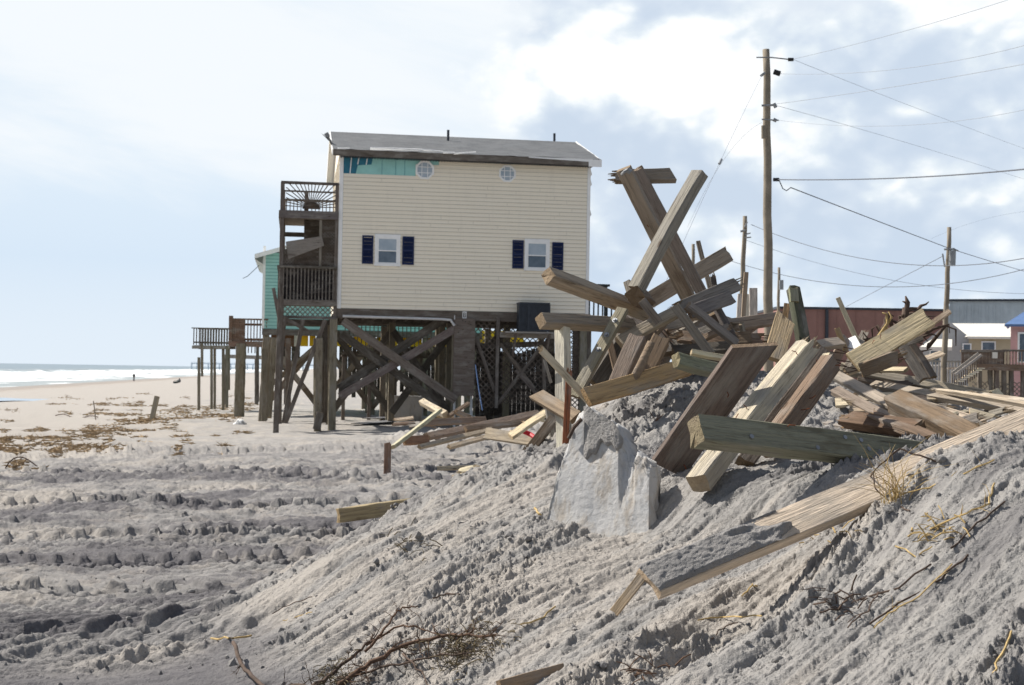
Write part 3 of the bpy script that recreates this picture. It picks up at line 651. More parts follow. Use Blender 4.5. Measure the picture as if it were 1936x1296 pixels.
mb.add([(ue0+.03,HD+OV-.03,ZE-.02),(ue1-.03,HD+OV-.03,ZE-.02),(ue1-.03,vr,ZR-.08),(ue0+.03,vr,ZR-.08)], [(0,1,2,3)]); mb.build('roof_deck', 'white_trim', house)
for u in (ue0, ue1):
    mb = MB()
    for a, b in (((u,-OV,ZE-.07),(u,vr,ZR-.07)), ((u,HD+OV,ZE-.07),(u,vr,ZR-.07))): mb.bar(a, b, .20, .03, (1, 0, 0))
    mb.build('rake_board', 'white_trim', house)
ug = hw(1113, 290, -OV)[0]
mb = MB(); mb.box((ue0+.02, -OV-.02, ZE-.19), (ug, -OV+.02, ZE+.035)); mb.build('fascia', 'wood', house, tint=(.15,.13,.11))['label'] = 'bare brown fascia board'
mb = MB(); mb.box((ug+.003, -OV-.03, ZE-.22), (ue1+.01, -OV+.02, ZE+.04))
uu0 = hw(1000, 290, -OV)[0]; mb.add([(uu0,-OV-.028,ZE+.01),(ug,-OV-.028,ZE-.05),(ug,-OV-.028,ZE+.045),(uu0,-OV-.028,ZE+.045)], [(0,1,2,3)]); mb.build('white_fascia', 'white_trim', house)
mb = MB(); u0s = hw(640, 297)[0]
k = 0; u = .0
while u < WU: mb.box((u, -OV+.05, ZE-.21), (u+.05, -OV+.35, ZE-.175)); u += .1
mb.box((0, -OV+.02, ZE-.172), (WU, -.03, ZE-.16)); mb.build('soffit', 'dark_metal', house)
mb = MB()
def strip(pa, pb, w1, w2):
    a, b = hw(*pa, -OV-.04), hw(*pb, -OV-.04)
    mb.add([(a[0],-OV-.035,a[1]),(b[0],-OV-.06,b[1]),(b[0],-OV-.06,b[1]-w2),(a[0],-OV-.035,a[1]-w1),(a[0],-OV-.02,a[1]+.02),(b[0],-OV-.02,b[1]+.02)], [(0,1,2,3),(3,2,1,0),(4,5,1,0)])
strip((638,280),(661,281),.03,.03); strip((700,279),(800,283),.09,.05); strip((800,283),(838,287),.05,.02); strip((838,288),(860,289),.05,.04); strip((858,290),(900,288),.05,.03)
mb.build('torn_gutter', 'white_trim', house)
mb = MB()
for s_ in ((-.10,.55,.25),(-.2,.9,.1),(-.05,.3,-.25),(-.16,1.3,-.1)):
    mb.add([(ue0,s_[1],ZE+.3+s_[1]*.25),(ue0+s_[0]*2,s_[1]+.3,ZE+.5+s_[1]*.35+s_[2]*.5),(ue0,s_[1]+.5,ZE+.2+s_[1]*.35)], [(0,1,2),(2,1,0)])
mb.bar((ue0-.02,vr-.5,ZR-.35),(ue0-.16,vr-.3,ZR-.12),.16,.02,(0,-1,0)); mb.build('torn_rake_flashing', 'dark_metal', house)
for px, py0, py1 in ((847, 256, 272), (1048, 252, 268)):
    v_ = 3.1 if px < 900 else 4.9; a = hw(px, py1, v_)[0]; zb = ZE+.1+(ZR-ZE)*min(1, (v_+OV)/(vr+OV))-(.3 if v_ > 4 else .1)
    mb = MB(); mb.tube([(a, v_, zb), (a, v_, zb+(.42 if v_ < 4 else .62))], .05, 10); o_ = mb.build('vent_pipe', 'dark_metal', house)
# windows
def sash(px0, px1, py0, py1, pxc):
    u0, z0 = hw(px0, py1); u1, z1 = hw(px1, py0)
    uc = (u0+u1)/2; h_ = z1-z0; fw = .10
    fr = MB(); fr.box((u0,-.065,z0),(u0+fw,.02,z1)); fr.box((u1-fw,-.065,z0),(u1,.02,z1)); fr.box((u0+fw,-.063,z1-fw),(u1-fw,.02,z1)); fr.box((u0-.02,-.08,z0-.0),(u1+.02,.02,z0+.09)); fr.box((u0-.015,-.055,z1+.001),(u1+.015,.02,z1+.03))
    W_ = fr.build('window', 'white_trim', house)
    i0, i1, j0, j1 = u0+fw, u1-fw, z0+.09, z1-fw; zm = (j0+j1)/2
    s = MB(); 
    for a, b, v in ((j0, zm+.02, -.03), (zm-.02, j1, -.042)):
        s.box((i0,v-.012,a),(i0+.04,v+.01,b)); s.box((i1-.04,v-.012,a),(i1,v+.01,b)); s.box((i0+.04,v-.011,a),(i1-.04,v+.01,a+.04)); s.box((i0+.04,v-.011,b-.04),(i1-.04,v+.01,b))
    s.build('sash', 'white_trim', W_)
    g = MB(); g.box((i0+.04,-.032,j0+.04),(i1-.04,-.028,zm-.02)); g.build('pane', 'glass', W_)
    g = MB(); g.box((i0+.04,-.044,zm+.02),(i1-.04,-.036,j1-.04)); g.build('pane', 'blind_glass', W_)
    return u0, u1, z0, z1
def shutter(px0, px1, py0, py1):
    u0, z0 = hw(px0, py1); u1, z1 = hw(px1, py0); s = MB()
    s.box((u0,-.05,z0),(u0+.05,-.0,z1)); s.box((u1-.05,-.05,z0),(u1,-.0,z1))
    for a, b in ((z0, z0+.06), ((z0+z1)/2-.03, (z0+z1)/2+.03), (z1-.06, z1)): s.box((u0+.05,-.048,a),(u1-.05,0,b))
    z = z0+.06
    while z < z1-.08:
        s.add([(u0+.05,-.045,z),(u1-.05,-.045,z),(u1-.05,-.02,z+.035),(u0+.05,-.02,z+.035)], [(0,1,2,3)]); s.add([(u0+.05,-.02,z-.005),(u1-.05,-.02,z-.005),(u1-.05,-.045,z),(u0+.05,-.045,z)], [(0,1,2,3)]); z += .04
    s.build('shutter', 'navy', house)
sash(708, 757, 446, 503, 733); shutter(684, 706, 446, 499); shutter(760, 783, 448, 501)
sash(991, 1039, 455, 512, 1015); shutter(968, 990, 455, 508); shutter(1043, 1065, 459, 511)
for cx, cy, ro in ((803, 322, .36), (959, 329, .33)):
    u, z = hw(cx, cy); out = oct_pts(u, z, ro); inn = oct_pts(u, z, ro*.80); m_ = MB(); 
    vs = [(a,-.06,b) for a, b in out]+[(a,-.06,b) for a, b in inn]+[(a,.0,b) for a, b in out]+[(a,-.01,b) for a, b in inn]
    fs = [(k,(k+1)%8,8+(k+1)%8,8+k) for k in range(8)]+[(16+k,16+(k+1)%8,(k+1)%8,k) for k in range(8)]+[(8+k,8+(k+1)%8,24+(k+1)%8,24+k) for k in range(8)]
    m_.add(vs, fs); W_ = m_.build('octagonal_window', 'white_trim', house)
    m_ = MB(); m_.add([(a,-.030,b) for a, b in inn], [tuple(range(8))]); m_.build('pane', 'blind_glass', W_)
    m_ = MB(); r = ro*.78
    for q in (-.105, .105):
        m_.box((u+q-.012,-.045,z-r*.98),(u+q+.012,-.031,z+r*.98)); m_.box((u-r*.98,-.043,z+q-.012),(u+r*.98,-.0315,z+q+.012))
    m_.build('muntin', 'white_trim', W_)
# floor beams, pilings, braces
zbm = ZB-.36
def HT(nm, a, b, w, t, n=(0,-1,0), tint='deck', **k): return timber(nm, a, b, w, t, n, tint, house, **k)
HT('floor_beam', (-.15,.06,ZB-.18), (WU+.1,.06,ZB-.18), .34, .16); HT('floor_beam', (-.1,HD-.3,ZB-.18), (WU,HD-.3,ZB-.18), .34, .16); HT('floor_beam', (-.1,HD/2,ZB-.25), (WU,HD/2,ZB-.25), .34, .16)
mb = MB()
u = .2
while u < WU: mb.box((u,.15,ZB-.30),(u+.05,HD-.4,ZB-.02)); u += .41
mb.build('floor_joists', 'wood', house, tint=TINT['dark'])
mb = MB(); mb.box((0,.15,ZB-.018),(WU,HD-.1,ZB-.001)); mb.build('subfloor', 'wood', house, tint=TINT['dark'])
def pile(u, v, w=.26, tint='olive', zt=None, nm='piling'): HT(nm, (u,v,-.5), (u,v,zt or zbm), w, w, (0,-1,0), tint)
uL = hw(628, 700)[0]
for u, v, w in ((uL+.02,.02,.27),(hw(876,700)[0]-.28,.25,.24),(WU-.15,.1,.26),(uL,3.0,.26),(2.2,3.3,.24),(4.4,3.2,.25),(6.6,3.1,.25),(8.8,3.2,.25),(uL,6,.26),(2.3,6.1,.24),(4.4,6,.25),(6.7,6.2,.25),(8.9,6,.25),(0,8.4,.26),(2.2,8.3,.25),(4.5,8.4,.25),(6.6,8.4,.25),(8.9,8.4,.25)): pile(u, v, w)
def hz(px, py, v=0): a = hw(px, py, v); return (a[0], v, a[1])
# the big X
HT('cross_brace', hz(648,607,-.16), hz(862,757,-.16), .30, .07, tint=(.15,.12,.10)); HT('cross_brace', hz(862,621,-.06), hz(642,750,-.06), .28, .07, tint=(.15,.12,.10))
HT('cross_brace', hz(645,632,.28), hz(832,765,.28), .30, .07, tint='shade'); HT('cross_brace', hz(845,600,.45), hz(640,735,.45), .30, .07, tint='shade')
for (a, b) in (((2.2,3.1),(4.4,3.1)), ((4.5,6.0),(6.7,6.0)), ((0.1,6.1),(2.3,6.1)), ((6.7,6.0),(8.9,6.0))):
    HT('cross_brace', (a[0],a[1]-.16,.5), (b[0],b[1]-.16,3.6), .28, .06, tint='shade'); HT('cross_brace', (a[0],a[1]-.24,3.6), (b[0],b[1]-.24,.5), .28, .06, tint='shade')
# boxed column of boards
u0, z1 = hw(859, 602, -.1); u1, z0 = hw(896, 749, -.1)
mb = MB(); mb.box((u0,-.14,z0),(u1,.55,z1)); o_ = mb.build('boxed_column', 'wood', house, tint=(.165,.135,.115)); o_['label'] = 'grey brown plywood box round a utility chase'
mb = MB()
for a in (u0+.06, u1-.08): mb.tube([(a,.05,z0),(a+.02,.05,-.2)], .045, 8)
mb.build('conduit', 'pvc', house)
mb = MB()
for a, b in ((.3,.08),(.4,.12),(.12,.25),(.6,.22),(.15,.5),(.55,1.6),(.3,2.2)): mb.tube([(u0+a,-.155,z1-b),(u0+a,-.13,z1-b)], .018, 6)
mb.build('nail', 'black', house)
# house letter plate B under the wall
uB, zB = hw(878, 596, 0); mb = MB(); s_ = .10
vB = -.035
mb.box((uB-.075,vB-.012,zB-.12),(uB+.075,vB,zB+.12)); pl_ = mb.build('letter_plate', 'white_trim', house)
mb = MB(); v0_, v1_ = vB-.02, vB-.0125
mb.box((uB-.05,v0_,zB-.085),(uB-.022,v1_,zB+.085))
for a in (-.085, -.014, .057): mb.box((uB-.0215,v0_,zB+a),(uB+.03,v1_,zB+a+.028))
mb.box((uB+.0305,v0_,zB-.07),(uB+.052,v1_,zB-.008)); mb.box((uB+.0305,v0_,zB+.012),(uB+.052,v1_,zB+.07)); mb.build('letter', 'black', pl_)
# drain pipe under the floor
a, b = hz(648,598,-.2), hz(836,604,-.2); mb = MB(); mb.tube([(a[0],-.2,a[2]),(b[0],-.2,b[2]),(b[0]+.3,-.2,b[2]-.02),(b[0]+.45,-.19,b[2]-.22)], .045, 8)
mb.tube([(a[0]+4.0,-.2,b[2]),(a[0]+4.0,-.15,b[2]+.15)], .02, 6); mb.build('drain_pipe', 'pvc', house)
# lattice
def lattice(mb, u0, u1, z0, z1, v, sp=.15, wd=.036, tilt=0.0, mapf=None):
    mapf = mapf or (lambda u, d, z: (u, v+d, z))
    for sg in (1, -1):
        c = (z0-sg*u1) if sg > 0 else (z0+u0); cmax = (z1-sg*u0) if sg > 0 else (z1+u1)
        while c < cmax:
            # z = sg*u + c
            ps = []
            for u in (u0, u1):
                z = sg*u+c
                if z0 <= z <= z1: ps.append((u, z))
            for z in (z0, z1):
                u = (z-c)/sg
                if u0 < u < u1: ps.append((u, z))
            if len(ps) >= 2:
                a, b = ps[0], ps[-1]
                if abs(a[0]-b[0]) > .03: mb.bar(mapf(a[0], sg*.006, a[1]), mapf(b[0], sg*.006, b[1]), wd, .011, (Vector(mapf(0,-1,0))-Vector(mapf(0,0,0))))
            c += sp*1.414
mb = MB(); a = hw(898, 700)[0]; b = hw(942, 700)[0]; c = hw(1048, 700)[0]
lattice(mb, a, b, hw(920,772)[1], hw(920,604)[1], .10); lattice(mb, b+.12, c, hw(1000,765)[1], hw(1000,606)[1], .30); lattice(mb, c+.1, WU-.25, .1, zbm, .12, .13)
mb.build('lattice_screen', 'wood', house, tint=TINT['deck'])
mb = MB(); x = hw(900, 700, 3.6)[0]; xe = hw(1058, 700, 3.6)[0]
while x < xe: mb.box((x,3.6,-.2),(x+.17,3.63,hw(980,664+6*math.sin(x*3),3.6)[1])); x += .18
mb.build('dark_backdrop', 'wood', house, tint=(.07,.058,.05))  # added dark boards standing in for the dim interior behind the lattice
HT('screen_post', hz(942,600,-.05), hz(938,772,-.05), .12, .09, tint=(.15,.125,.11)); HT('screen_rail', hz(945,633,-.10), hz(1050,636,-.10), .20, .10, tint='silver')
for A_, B_ in (((900,640),(935,740)), ((1020,660),(940,765)), ((945,650),(1010,735)), ((1027,760),(975,700)), ((1027,670),(1030,760))):
    HT('screen_brace', hz(*A_, .0), hz(*B_, .02), .12, .06, tint='deck')
HT('skirt_board', hz(898,655,.35), hz(1045,650,.35), .2, .05, tint='shade')
# porch on the sea side
zr1 = hw(585, 345)[1]
PU0 = hw(530, 420)[0]; PU1 = -.03; PV1 = 5.0
def pz_(py, px=585, v=0): return hw(px, py, v)[1]
porch = house
HT('porch_post', (PU0+.06,0,pz_(620,535)), (PU0+.06,0,pz_(345,535)), .14, .14); HT('porch_post', (PU1-.06,.0,pz_(620)), (PU1-.06,.0,pz_(345)), .12, .12)
HT('porch_post', (PU0+.06,PV1,-.4), (PU0+.06,PV1,pz_(345,535)), .16, .16); HT('porch_post', (PU0+.06,2.5,pz_(620)), (PU0+.06,2.5,pz_(345)), .14, .14)
HT('deck_beam', (PU0-.02,-.08,pz_(407)), (PU1,-.08,pz_(407)), .28, .06, tint=(.14,.12,.11)); HT('deck_beam', (PU0-.06,-.09,pz_(573)), (PU1,-.09,pz_(573)), .20, .06, tint=(.15,.125,.11)); HT('deck_beam', (PU0-.02,-.09,pz_(601)), (PU1,-.09,pz_(601)), .09, .06, tint=(.15,.125,.11))
HT('deck_beam', (PU0-.03,0,pz_(407)), (PU0-.03,PV1,pz_(407)), .28, .06, (-1,0,0)); HT('deck_beam', (PU0-.03,0,pz_(573)), (PU0-.03,PV1,pz_(573)), .20, .06, (-1,0,0))
for zz in (pz_(399), pz_(566)):
    v = .0; mb = MB()
    while v < PV1: mb.box((PU0,v,zz-.035),(PU1,v+.13,zz)); v += .14
    mb.build('deck_boards', 'wood', house, tint=TINT['deck'])
# sunburst railing at the top
zt_, zb_ = pz_(347), pz_(396); mb = MB(); uc = PU0+.53*(PU1-PU0); 
HT('top_rail', (PU0,-.02,zt_), (PU1,-.02,zt_), .09, .14, tint='shade'); HT('top_rail', (PU0,-.02,pz_(363)), (PU1,-.02,pz_(363)), .06, .04); HT('top_rail', (PU0,-.02,pz_(379)), (PU1,-.02,pz_(379)), .05, .04)
n_ = 21
for k in range(n_):
    a = math.pi*(k+.5)/n_; c_, s_ = math.cos(a), math.sin(a); hu = (PU1-PU0)/2-.12; hh = zt_-zb_-.05
    t = min(hu/abs(c_) if abs(c_) > 1e-3 else 99, hh/s_); cu = (PU0+PU1)/2+.06
    mb.bar((cu+.18*c_,-.03,zb_+.05+.18*s_), (cu+t*c_,-.03,zb_+.03+t*s_), .032, .03)
vs = [(cu,-.05,zb_)]+[(cu+.32*math.cos(math.pi*k/12),-.05,zb_+.26*math.sin(math.pi*k/12)) for k in range(13)]
mb.add(vs, [(0,k+1,k+2) for k in range(12)]+[(0,k+2,k+1) for k in range(12)])
mb.build('sunburst_railing', 'wood', house, tint=TINT['deck'])['label'] = 'brown railing panel with rays of a sunburst'
mb = MB(); v = .2
while v < PV1: mb.box((PU0+.02,v,zb_),(PU0+.05,v+.035,zt_-.05)); v += .14
u = PU0+.15
while u < PU1: mb.box((u,PV1-.04,zb_),(u+.035,PV1,zt_-.05)); u += .14
mb.box((PU0,0,zt_-.06),(PU0+.09,PV1,zt_-.02)); mb.box((PU0,PV1-.06,zt_-.06),(PU1,PV1,zt_-.02)); mb.box((PU0,PV1-.05,pz_(378)),(PU1,PV1-.02,pz_(372)))
mb.build('railing', 'wood', house, tint=TINT['deck'])
mb = MB(); a = hw(576, 372, 1.2); mb.box((a[0],1.2,zb_),(a[0]+.14,1.35,zt_-.15)); mb.build('porch_post', 'wood', house, tint=TINT['dark'])
# screened middle level: wall, lattice, torn screen
mb = MB(); lu = hw(606, 450)[0]; lattice(mb, lu, PU1-.1, pz_(505), pz_(417), -.02, .075, .022); lattice(mb, PU0+.15, lu, pz_(505), pz_(468), -.01, .075, .022)
mb.build('porch_lattice', 'wood', house, tint=TINT['deck'])
HT('porch_stud', (lu,-.03,pz_(416)), (lu,-.03,pz_(505)), .09, .05, tint='grey')
mb = MB(); mb.box((PU0+.1,PV1-.3,pz_(566)),(PU0+.9,PV1-.25,pz_(505))); mb.build('porch_wall', 'wood', house, tint=TINT['shade']); mb = MB(); mb.box((hw(575,430,1.5)[0],1.5,pz_(566,585,1.5)),(PU1,1.55,pz_(416,585,1.5))); mb.box((PU0+.1,2.4,pz_(566)),(PU1,2.45,pz_(462))); mb.box((PU0+.1,2.38,pz_(437)),(PU1,2.44,pz_(428)))
mb.build('porch_wall', 'wood', house, tint=TINT['shade'])
A_ = [hz(541,458,-.12),(hz(608,448,-.2)),hz(612,465,-.22),hz(546,490,-.14)]
mb = MB()
for k in range(34):
    t = k/33; a = Vector(A_[0]).lerp(Vector(A_[1]), t); b = Vector(A_[3]).lerp(Vector(A_[2]), t)
    mb.bar(a, b, .03, .01, (0,-1,.2))
    if k % 2 == 0:
        s = k/33; a = Vector(A_[0]).lerp(Vector(A_[3]), s); b = Vector(A_[1]).lerp(Vector(A_[2]), s); mb.bar(a-Vector((0,.02,0)), b-Vector((0,.02,0)), .03, .01, (0,-1,.2))
mb.build('torn_lattice_panel', 'wood', house, tint=(.27,.24,.21))['label'] = 'grey lattice panel hanging loose'
# lower picket rail and lattice skirt
HT('top_rail', (PU0-.08,-.12,pz_(506)), (PU1,-.12,pz_(506)), .08, .14, tint='shade'); mb = MB(); u = PU0
while u < PU1: mb.box((u,-.11,pz_(568)),(u+.045,-.07,pz_(508))); u += .125
mb.build('picket_railing', 'wood', house, tint=(.17,.15,.13))
mb = MB(); mb.box((PU0,.05,pz_(566)),(PU1,.08,pz_(512))); mb.build('insect_screen', 'wood', house, tint=(.045,.04,.042))
mb = MB(); v = .1
while v < PV1: mb.box((PU0-.05,v,pz_(568)),(PU0-.02,v+.04,pz_(508))); v += .125
mb.box((PU0-.08,0,pz_(508)),(PU0,PV1,pz_(504))); mb.build('picket_railing', 'wood', house, tint=(.17,.15,.13))
mb = MB(); lattice(mb, PU0+.05, PU1-.05, pz_(600), pz_(575), -.05, .125, .035); mb.build('lattice_skirt', 'wood', house, tint=(.20,.175,.15))
# supports below the porch
def HP(a, b, w, t=None, v=0, v2=None, tint='deck', n=(0,-1,0), nm='porch_piling', **k): 
    A_ = hz(*a, v); B_ = hz(*b, v if v2 is None else v2); return HT(nm, A_, B_, w, t or w, n, tint, **k)
HP((531,560),(521,830),.19,v=-1.0,v2=-.9); HP((537,600),(520,826),.17,v=-.2,v2=-1.0)
HP((517,545),(527,600),.12,v=-.1,nm='loose_board'); HP((604,640),(600,816),.25,v=-.15,tint='olive'); HP((612,605),(609,800),.12,v=.3); HP((617,605),(615,800),.10,v=.2)
HP((573,604),(536,800),.15,.12,v=-.05,nm='porch_brace'); HP((615,605),(540,800),.15,.12,v=-.1,nm='porch_brace'); HP((535,600),(585,628),.12,.06,v=-.1,nm='porch_brace')
HP((606,780),(598,812),.25,v=-.5,nm='piling_stub'); HP((500,660),(500,795),.24,v=6.0,tint='olive'); HP((545,640),(545,775),.22,v=9.0); HP((598,640),(598,790),.22,v=4,tint='olive')
HT('porch_joist', (PU0,1.5,pz_(604)-.05), (PU1,1.5,pz_(604)-.05), .2, .08, tint='shade'); HT('porch_joist', (PU0,3.5,pz_(604)-.05), (PU1,3.5,pz_(604)-.05), .2, .08, tint='shade')
# meter box on its shelf
ac = thing('air_conditioner', 'dark grey louvred air conditioner on a wooden shelf against the cream wall', 'air conditioner', HO, HA)
u0, z0 = hw(981, 626, -.75); u1, z1 = hw(1040, 573, -.75)
mb = MB(); mb.box((u0+.02,-.74,z0+.05),(u1-.02,-.12,z1-.06)); mb.build('casing', 'dark_metal', ac)
mb = MB(); k = 0; x = u0
while x < u1-.02: mb.box((x,-.757,z0+.06),(x+.022,-.742,z1-.08)); x += .052
mb.build('grille', 'dark_metal', ac)
mb = MB(); mb.box((u0,-.77,z1-.058),(u1,-.10,z1)); mb.box((u0,-.765,z0),(u1,-.10,z0+.048)); mb.box((u0-.01,-.775,z0+.0485),(u0+.04,-.742,z1-.059)); mb.box((u1-.04,-.775,z0+.0485),(u1+.01,-.742,z1-.059)); mb.box((u0+.3,-.775,z0+.0485),(u0+.36,-.758,z1-.059)); mb.build('frame', 'dark_metal', ac)
HT('shelf', (u0-.5,-.42,z0-.05), (u1+.2,-.42,z0-.05), .75, .06, (0,0,1), tint='silver')
HT('shelf_bracket', (u0-.1,-.05,z0-.9), (u0-.1,-.75,z0-.08), .1, .08, (1,0,0)); HT('shelf_bracket', (u1,-.05,z0-.9), (u1,-.75,z0-.08), .1, .08, (1,0,0))
# landing and steps on the land side
HT('landing_beam', hz(1105,607,1.0), hz(1160,607,1.0), .2, .08); HT('landing_post', hz(1110,600,.8), hz(1108,745,.8), .3, .2, tint='deck'); HT('landing_post', hz(1090,600,.5), hz(1088,745,.5), .25, .2, tint='deck')
mb = MB(); a = hz(1113,600,1.0); b = hz(1165,600,1.0); zt = hw(1130,566,1.0)[1]; x = a[0]
while x < b[0]: mb.box((x,1.0,a[2]),(x+.05,1.05,zt)); x += .17
mb.box((a[0],.98,zt),(b[0],1.08,zt+.06)); zz = hw(1130,538,1.0)[1]; mb.box((a[0]-.1,.8,zz-.08),(a[0]+.75,1.5,zz)); mb.box((a[0]+.6,1.0,a[2]),(a[0]+.7,1.1,zz-.081)); mb.build('landing_railing', 'wood', house, tint=(.05,.06,.06))
# ------------------------------------------------------------------ teal house behind
TO = Vector((-11.2, 62.0, -2.14)); TAa = HA
th = thing('teal_stilt_house', 'teal sided house on pilings with yellow panels below, behind the cream house', 'house', TO, TAa)
def tw(px, py, v=0): return hw(px, py, v, TO, TAa)
tzb = tw(500, 622)[1]; tzt = tw(500, 478)[1]; tu0 = tw(497, 550)[0]; print('teal', tu0, tzb, tzt)
tu1 = tu0+10
mb = MB(); z = tzb
siding(mb, tu0+.1, tu1, tzb, tzt, 0, .15); mb.box((tu0+.01,.02,tzb),(tu1,8,tzt-.02)); mb.build('wall', ['teal','teal_lap_shade'], th)
mb = MB(); mb.box((tu0-.02,-.03,tzb),(tu0+.1,.1,tzt+.3)); mb.build('corner_trim', 'white_trim', th)
mb = MB(); e0 = tw(482,482); 
mb.add([(e0[0],-.4,e0[1]),(e0[0],8,e0[1]),(tu0+3,8,e0[1]+1.05),(tu0+3,-.4,e0[1]+1.05),(e0[0],-.4,e0[1]-.2),(tu0+3,-.4,e0[1]+.85),(e0[0],8,e0[1]-.2),(tu1,-.4,e0[1]+.2),(tu1,8,e0[1]+.2)], [(0,1,2,3)[::-1],(4,5,3,0),(6,4,0,1),(3,2,8,7)])
mb.add([(e0[0],-.4,e0[1]-.2),(e0[0],8,e0[1]-.2),(tu0,8,e0[1]-.45),(tu0,-.4,e0[1]-.45)], [(0,1,2,3),(3,2,1,0)]); mb.build('roof', 'white_trim', th)
mb = MB(); mb.tube([(e0[0]+.2,-.3,e0[1]-.5),(e0[0]-.3,-.3,e0[1]-1.0),(e0[0]-.5,-.3,e0[1]-1.1)], .015, 5); mb.build('loose_wire', 'wire', th)
def TT(nm, a, b, w, t, n=(0,-1,0), tint='deck', **k): return timber(nm, a, b, w, t, n, tint, th, **k)
TT('floor_beam', (tu0,-.05,tzb-.14), (tu1,-.05,tzb-.14), .28, .1, tint='deck')
for k in range(5):
    for v in (.1, 3.5, 7): TT('piling', (tu0+.2+k*2.4,v,-.5), (tu0+.2+k*2.4,v,tzb-.28), .26, .26, tint='olive')
for k in range(4):
    TT('cross_brace', (tu0+.2+k*2.4,-.1,.4), (tu0+2.6+k*2.4,-.1,tzb-.5), .26, .06, tint='brown'); TT('cross_brace', (tu0+.2+k*2.4,-.18,tzb-.5), (tu0+2.6+k*2.4,-.18,.4), .26, .06, tint='brown')
for a, b in ((568,583),(585,597),(600,616),(628,665),(668,705),(712,752),(756,798),(802,850),(905,990)):
    q0 = tw(a, 655, .3); q1 = tw(b, 627, .3); mb = MB(); mb.box((q0[0],.3,q0[1]),(q1[0],.35,q1[1])); mb.build('yellow_panel', 'yellow', th)
mb = MB(); q0 = tw(512,655,2.5); q1 = tw(560,627,2.5); mb.box((q0[0],2.5,q0[1]),(q1[0],2.55,q1[1])); q0 = tw(566,655,2.5); q1 = tw(560,627,2.5); mb.build('brown_panel', 'wood', th, tint=(.22,.11,.065))
q0 = tw(556,655,2.4); q1 = tw(566,627,2.4); mb = MB(); mb.box((q0[0],2.4,q0[1]),(q1[0],2.45,q1[1])); mb.build('white_door', 'white_trim', th)
for x0_, x1_, yb_ in ((640,676,738),(688,742,742),(756,800,728),(806,858,745),(500,560,700)):
    a = tw(x0_, yb_, 5.5); b = tw(x1_, 640, 5.5); mb = MB(); x = a[0]; k_ = 0
    while x < b[0]: mb.box((x,5.5,a[1]-.35*(k_ % 3 == 0)),(x+.2,5.54,b[1])); x += .215; k_ += 1
    mb.build('dark_backdrop', 'wood', th, tint=(.085,.07,.058))  # dark boards added for wall bits and dimness between the stilts
# deck with pickets between the two houses
dk = thing('picket_deck', 'dark brown deck with close-set pickets seen through the stilts of the cream house', 'deck', HO, HA)
mb = MB(); V = 9.6; a = hw(652,612,V); b = hw(838,650,V); x = a[0]; zt = a[1]; zb = hw(652,655,V)[1]
while x < b[0]+.3: mb.box((x,V,zb-.3),(x+.04,V+.05,zt)); x += .175
mb.box((a[0]-.1,V-.05,zt),(b[0]+.4,V+.12,zt+.07)); mb.box((a[0]-.1,V+.052,zb-.42),(b[0]+.4,V+.1,zb-.2)); mb.build('railing', 'wood', dk, tint=TINT['dark'])
for k in range(4): timber('post', (a[0]+k*1.1,V+.2,-.4), (a[0]+k*1.1,V+.2,zb-.3), .15, .15, (0,-1,0), 'deck', dk)
mb = MB(); mb.box((a[0]-.1,V+.1,zb-.44),(b[0]+.4,V+2.0,zb-.36)); mb.build('deck_floor', 'wood', dk, tint=TINT['dark'])
# ------------------------------------------------------------------ decks seaward
def deck_thing(nm, label, posts, rail, d, tint='deck', gap=.0):
    t = thing(nm, label, 'deck', P(posts[0][0], 760, d).xyz*1.0)
    I = WM[t.name].inverted()
    def TL(n_, a, b, w, tt, nn=(0,-1,0), ti=tint, **k): return timber(n_, I@Vector(a), I@Vector(b), w, tt, nn, ti, t, **k)
    return t, TL, I
wk, TL, I = deck_thing('beach_walkway', 'low weathered boardwalk end with a picket railing on spindly posts, farthest left over the beach', [(378,0)], None, 70)
D = 70
a, b = P(365,656,D), P(434,656,D); zt = P(400,622,D).z; 
TL('deck_beam', a+Vector((-.05,0,-.02)), b+Vector((0,0,-.02)), .16, .08, ti='silver'); TL('deck_beam', a+Vector((-.05,1.5,-.02)), b+Vector((0,1.5,-.02)), .16, .08)
mb = MB(); x = a.x
mb.box(I@Vector((a.x,D,a.z+.05)), I@Vector((b.x,D+1.5,a.z+.08)))
mb.build('deck_boards', 'wood', wk, tint=TINT['deck'])
mb = MB()
while x < b.x: 
    for yy in (D, D+1.5): mb.box(I@Vector((x,yy,a.z+.1)), I@Vector((x+.045,yy+.04,zt)))
    x += .14
for yy in (D, D+1.5): mb.box(I@Vector((a.x-.1,yy-.02,zt)), I@Vector((b.x,yy+.08,zt+.05))); mb.box(I@Vector((a.x,yy+.041,a.z+.2)), I@Vector((b.x,yy+.07,a.z+.27)))
mb.build('railing', 'wood', wk, tint=TINT['deck'])
for px, w_, y0, y1, dd in ((376,.13,676,770,D),(382,.12,650,706,D),(400,.12,655,768,D),(406,.12,660,768,D+1.4),(422,.13,655,770,D+.5),(429,.13,655,765,D),(433,.1,655,732,D+1)):
    TL('post', P(px,y0,dd), P(px,y1+6,dd), w_, w_, ti='olive')
bd, TL, I = deck_thing('beach_deck', 'brown boxed deck with board railing on one thick round-edged piling beside the boardwalk', [(452,0)], None, 63)
D = 62
TL('piling', P(456,650,D), P(452,790,D), .40, .40, ti='olive'); TL('piling', P(505,640,D-5), P(496,800,D-6), .30, .3, ti='olive'); TL('piling', P(519,640,D-4), P(508,790,D-5), .22, .22, ti='olive'); TL('piling', P(487,655,D+9), P(487,760,D+9), .14,.14)
TL('rim_beam', P(432,650,D), P(510,652,D), .24, .1, ti=(.24,.14,.095)); TL('rim_beam', P(432,650,D+2), P(510,652,D+2), .24, .1)
mb = MB(); a, b = P(434,648,D), P(507,604,D); x = a.x
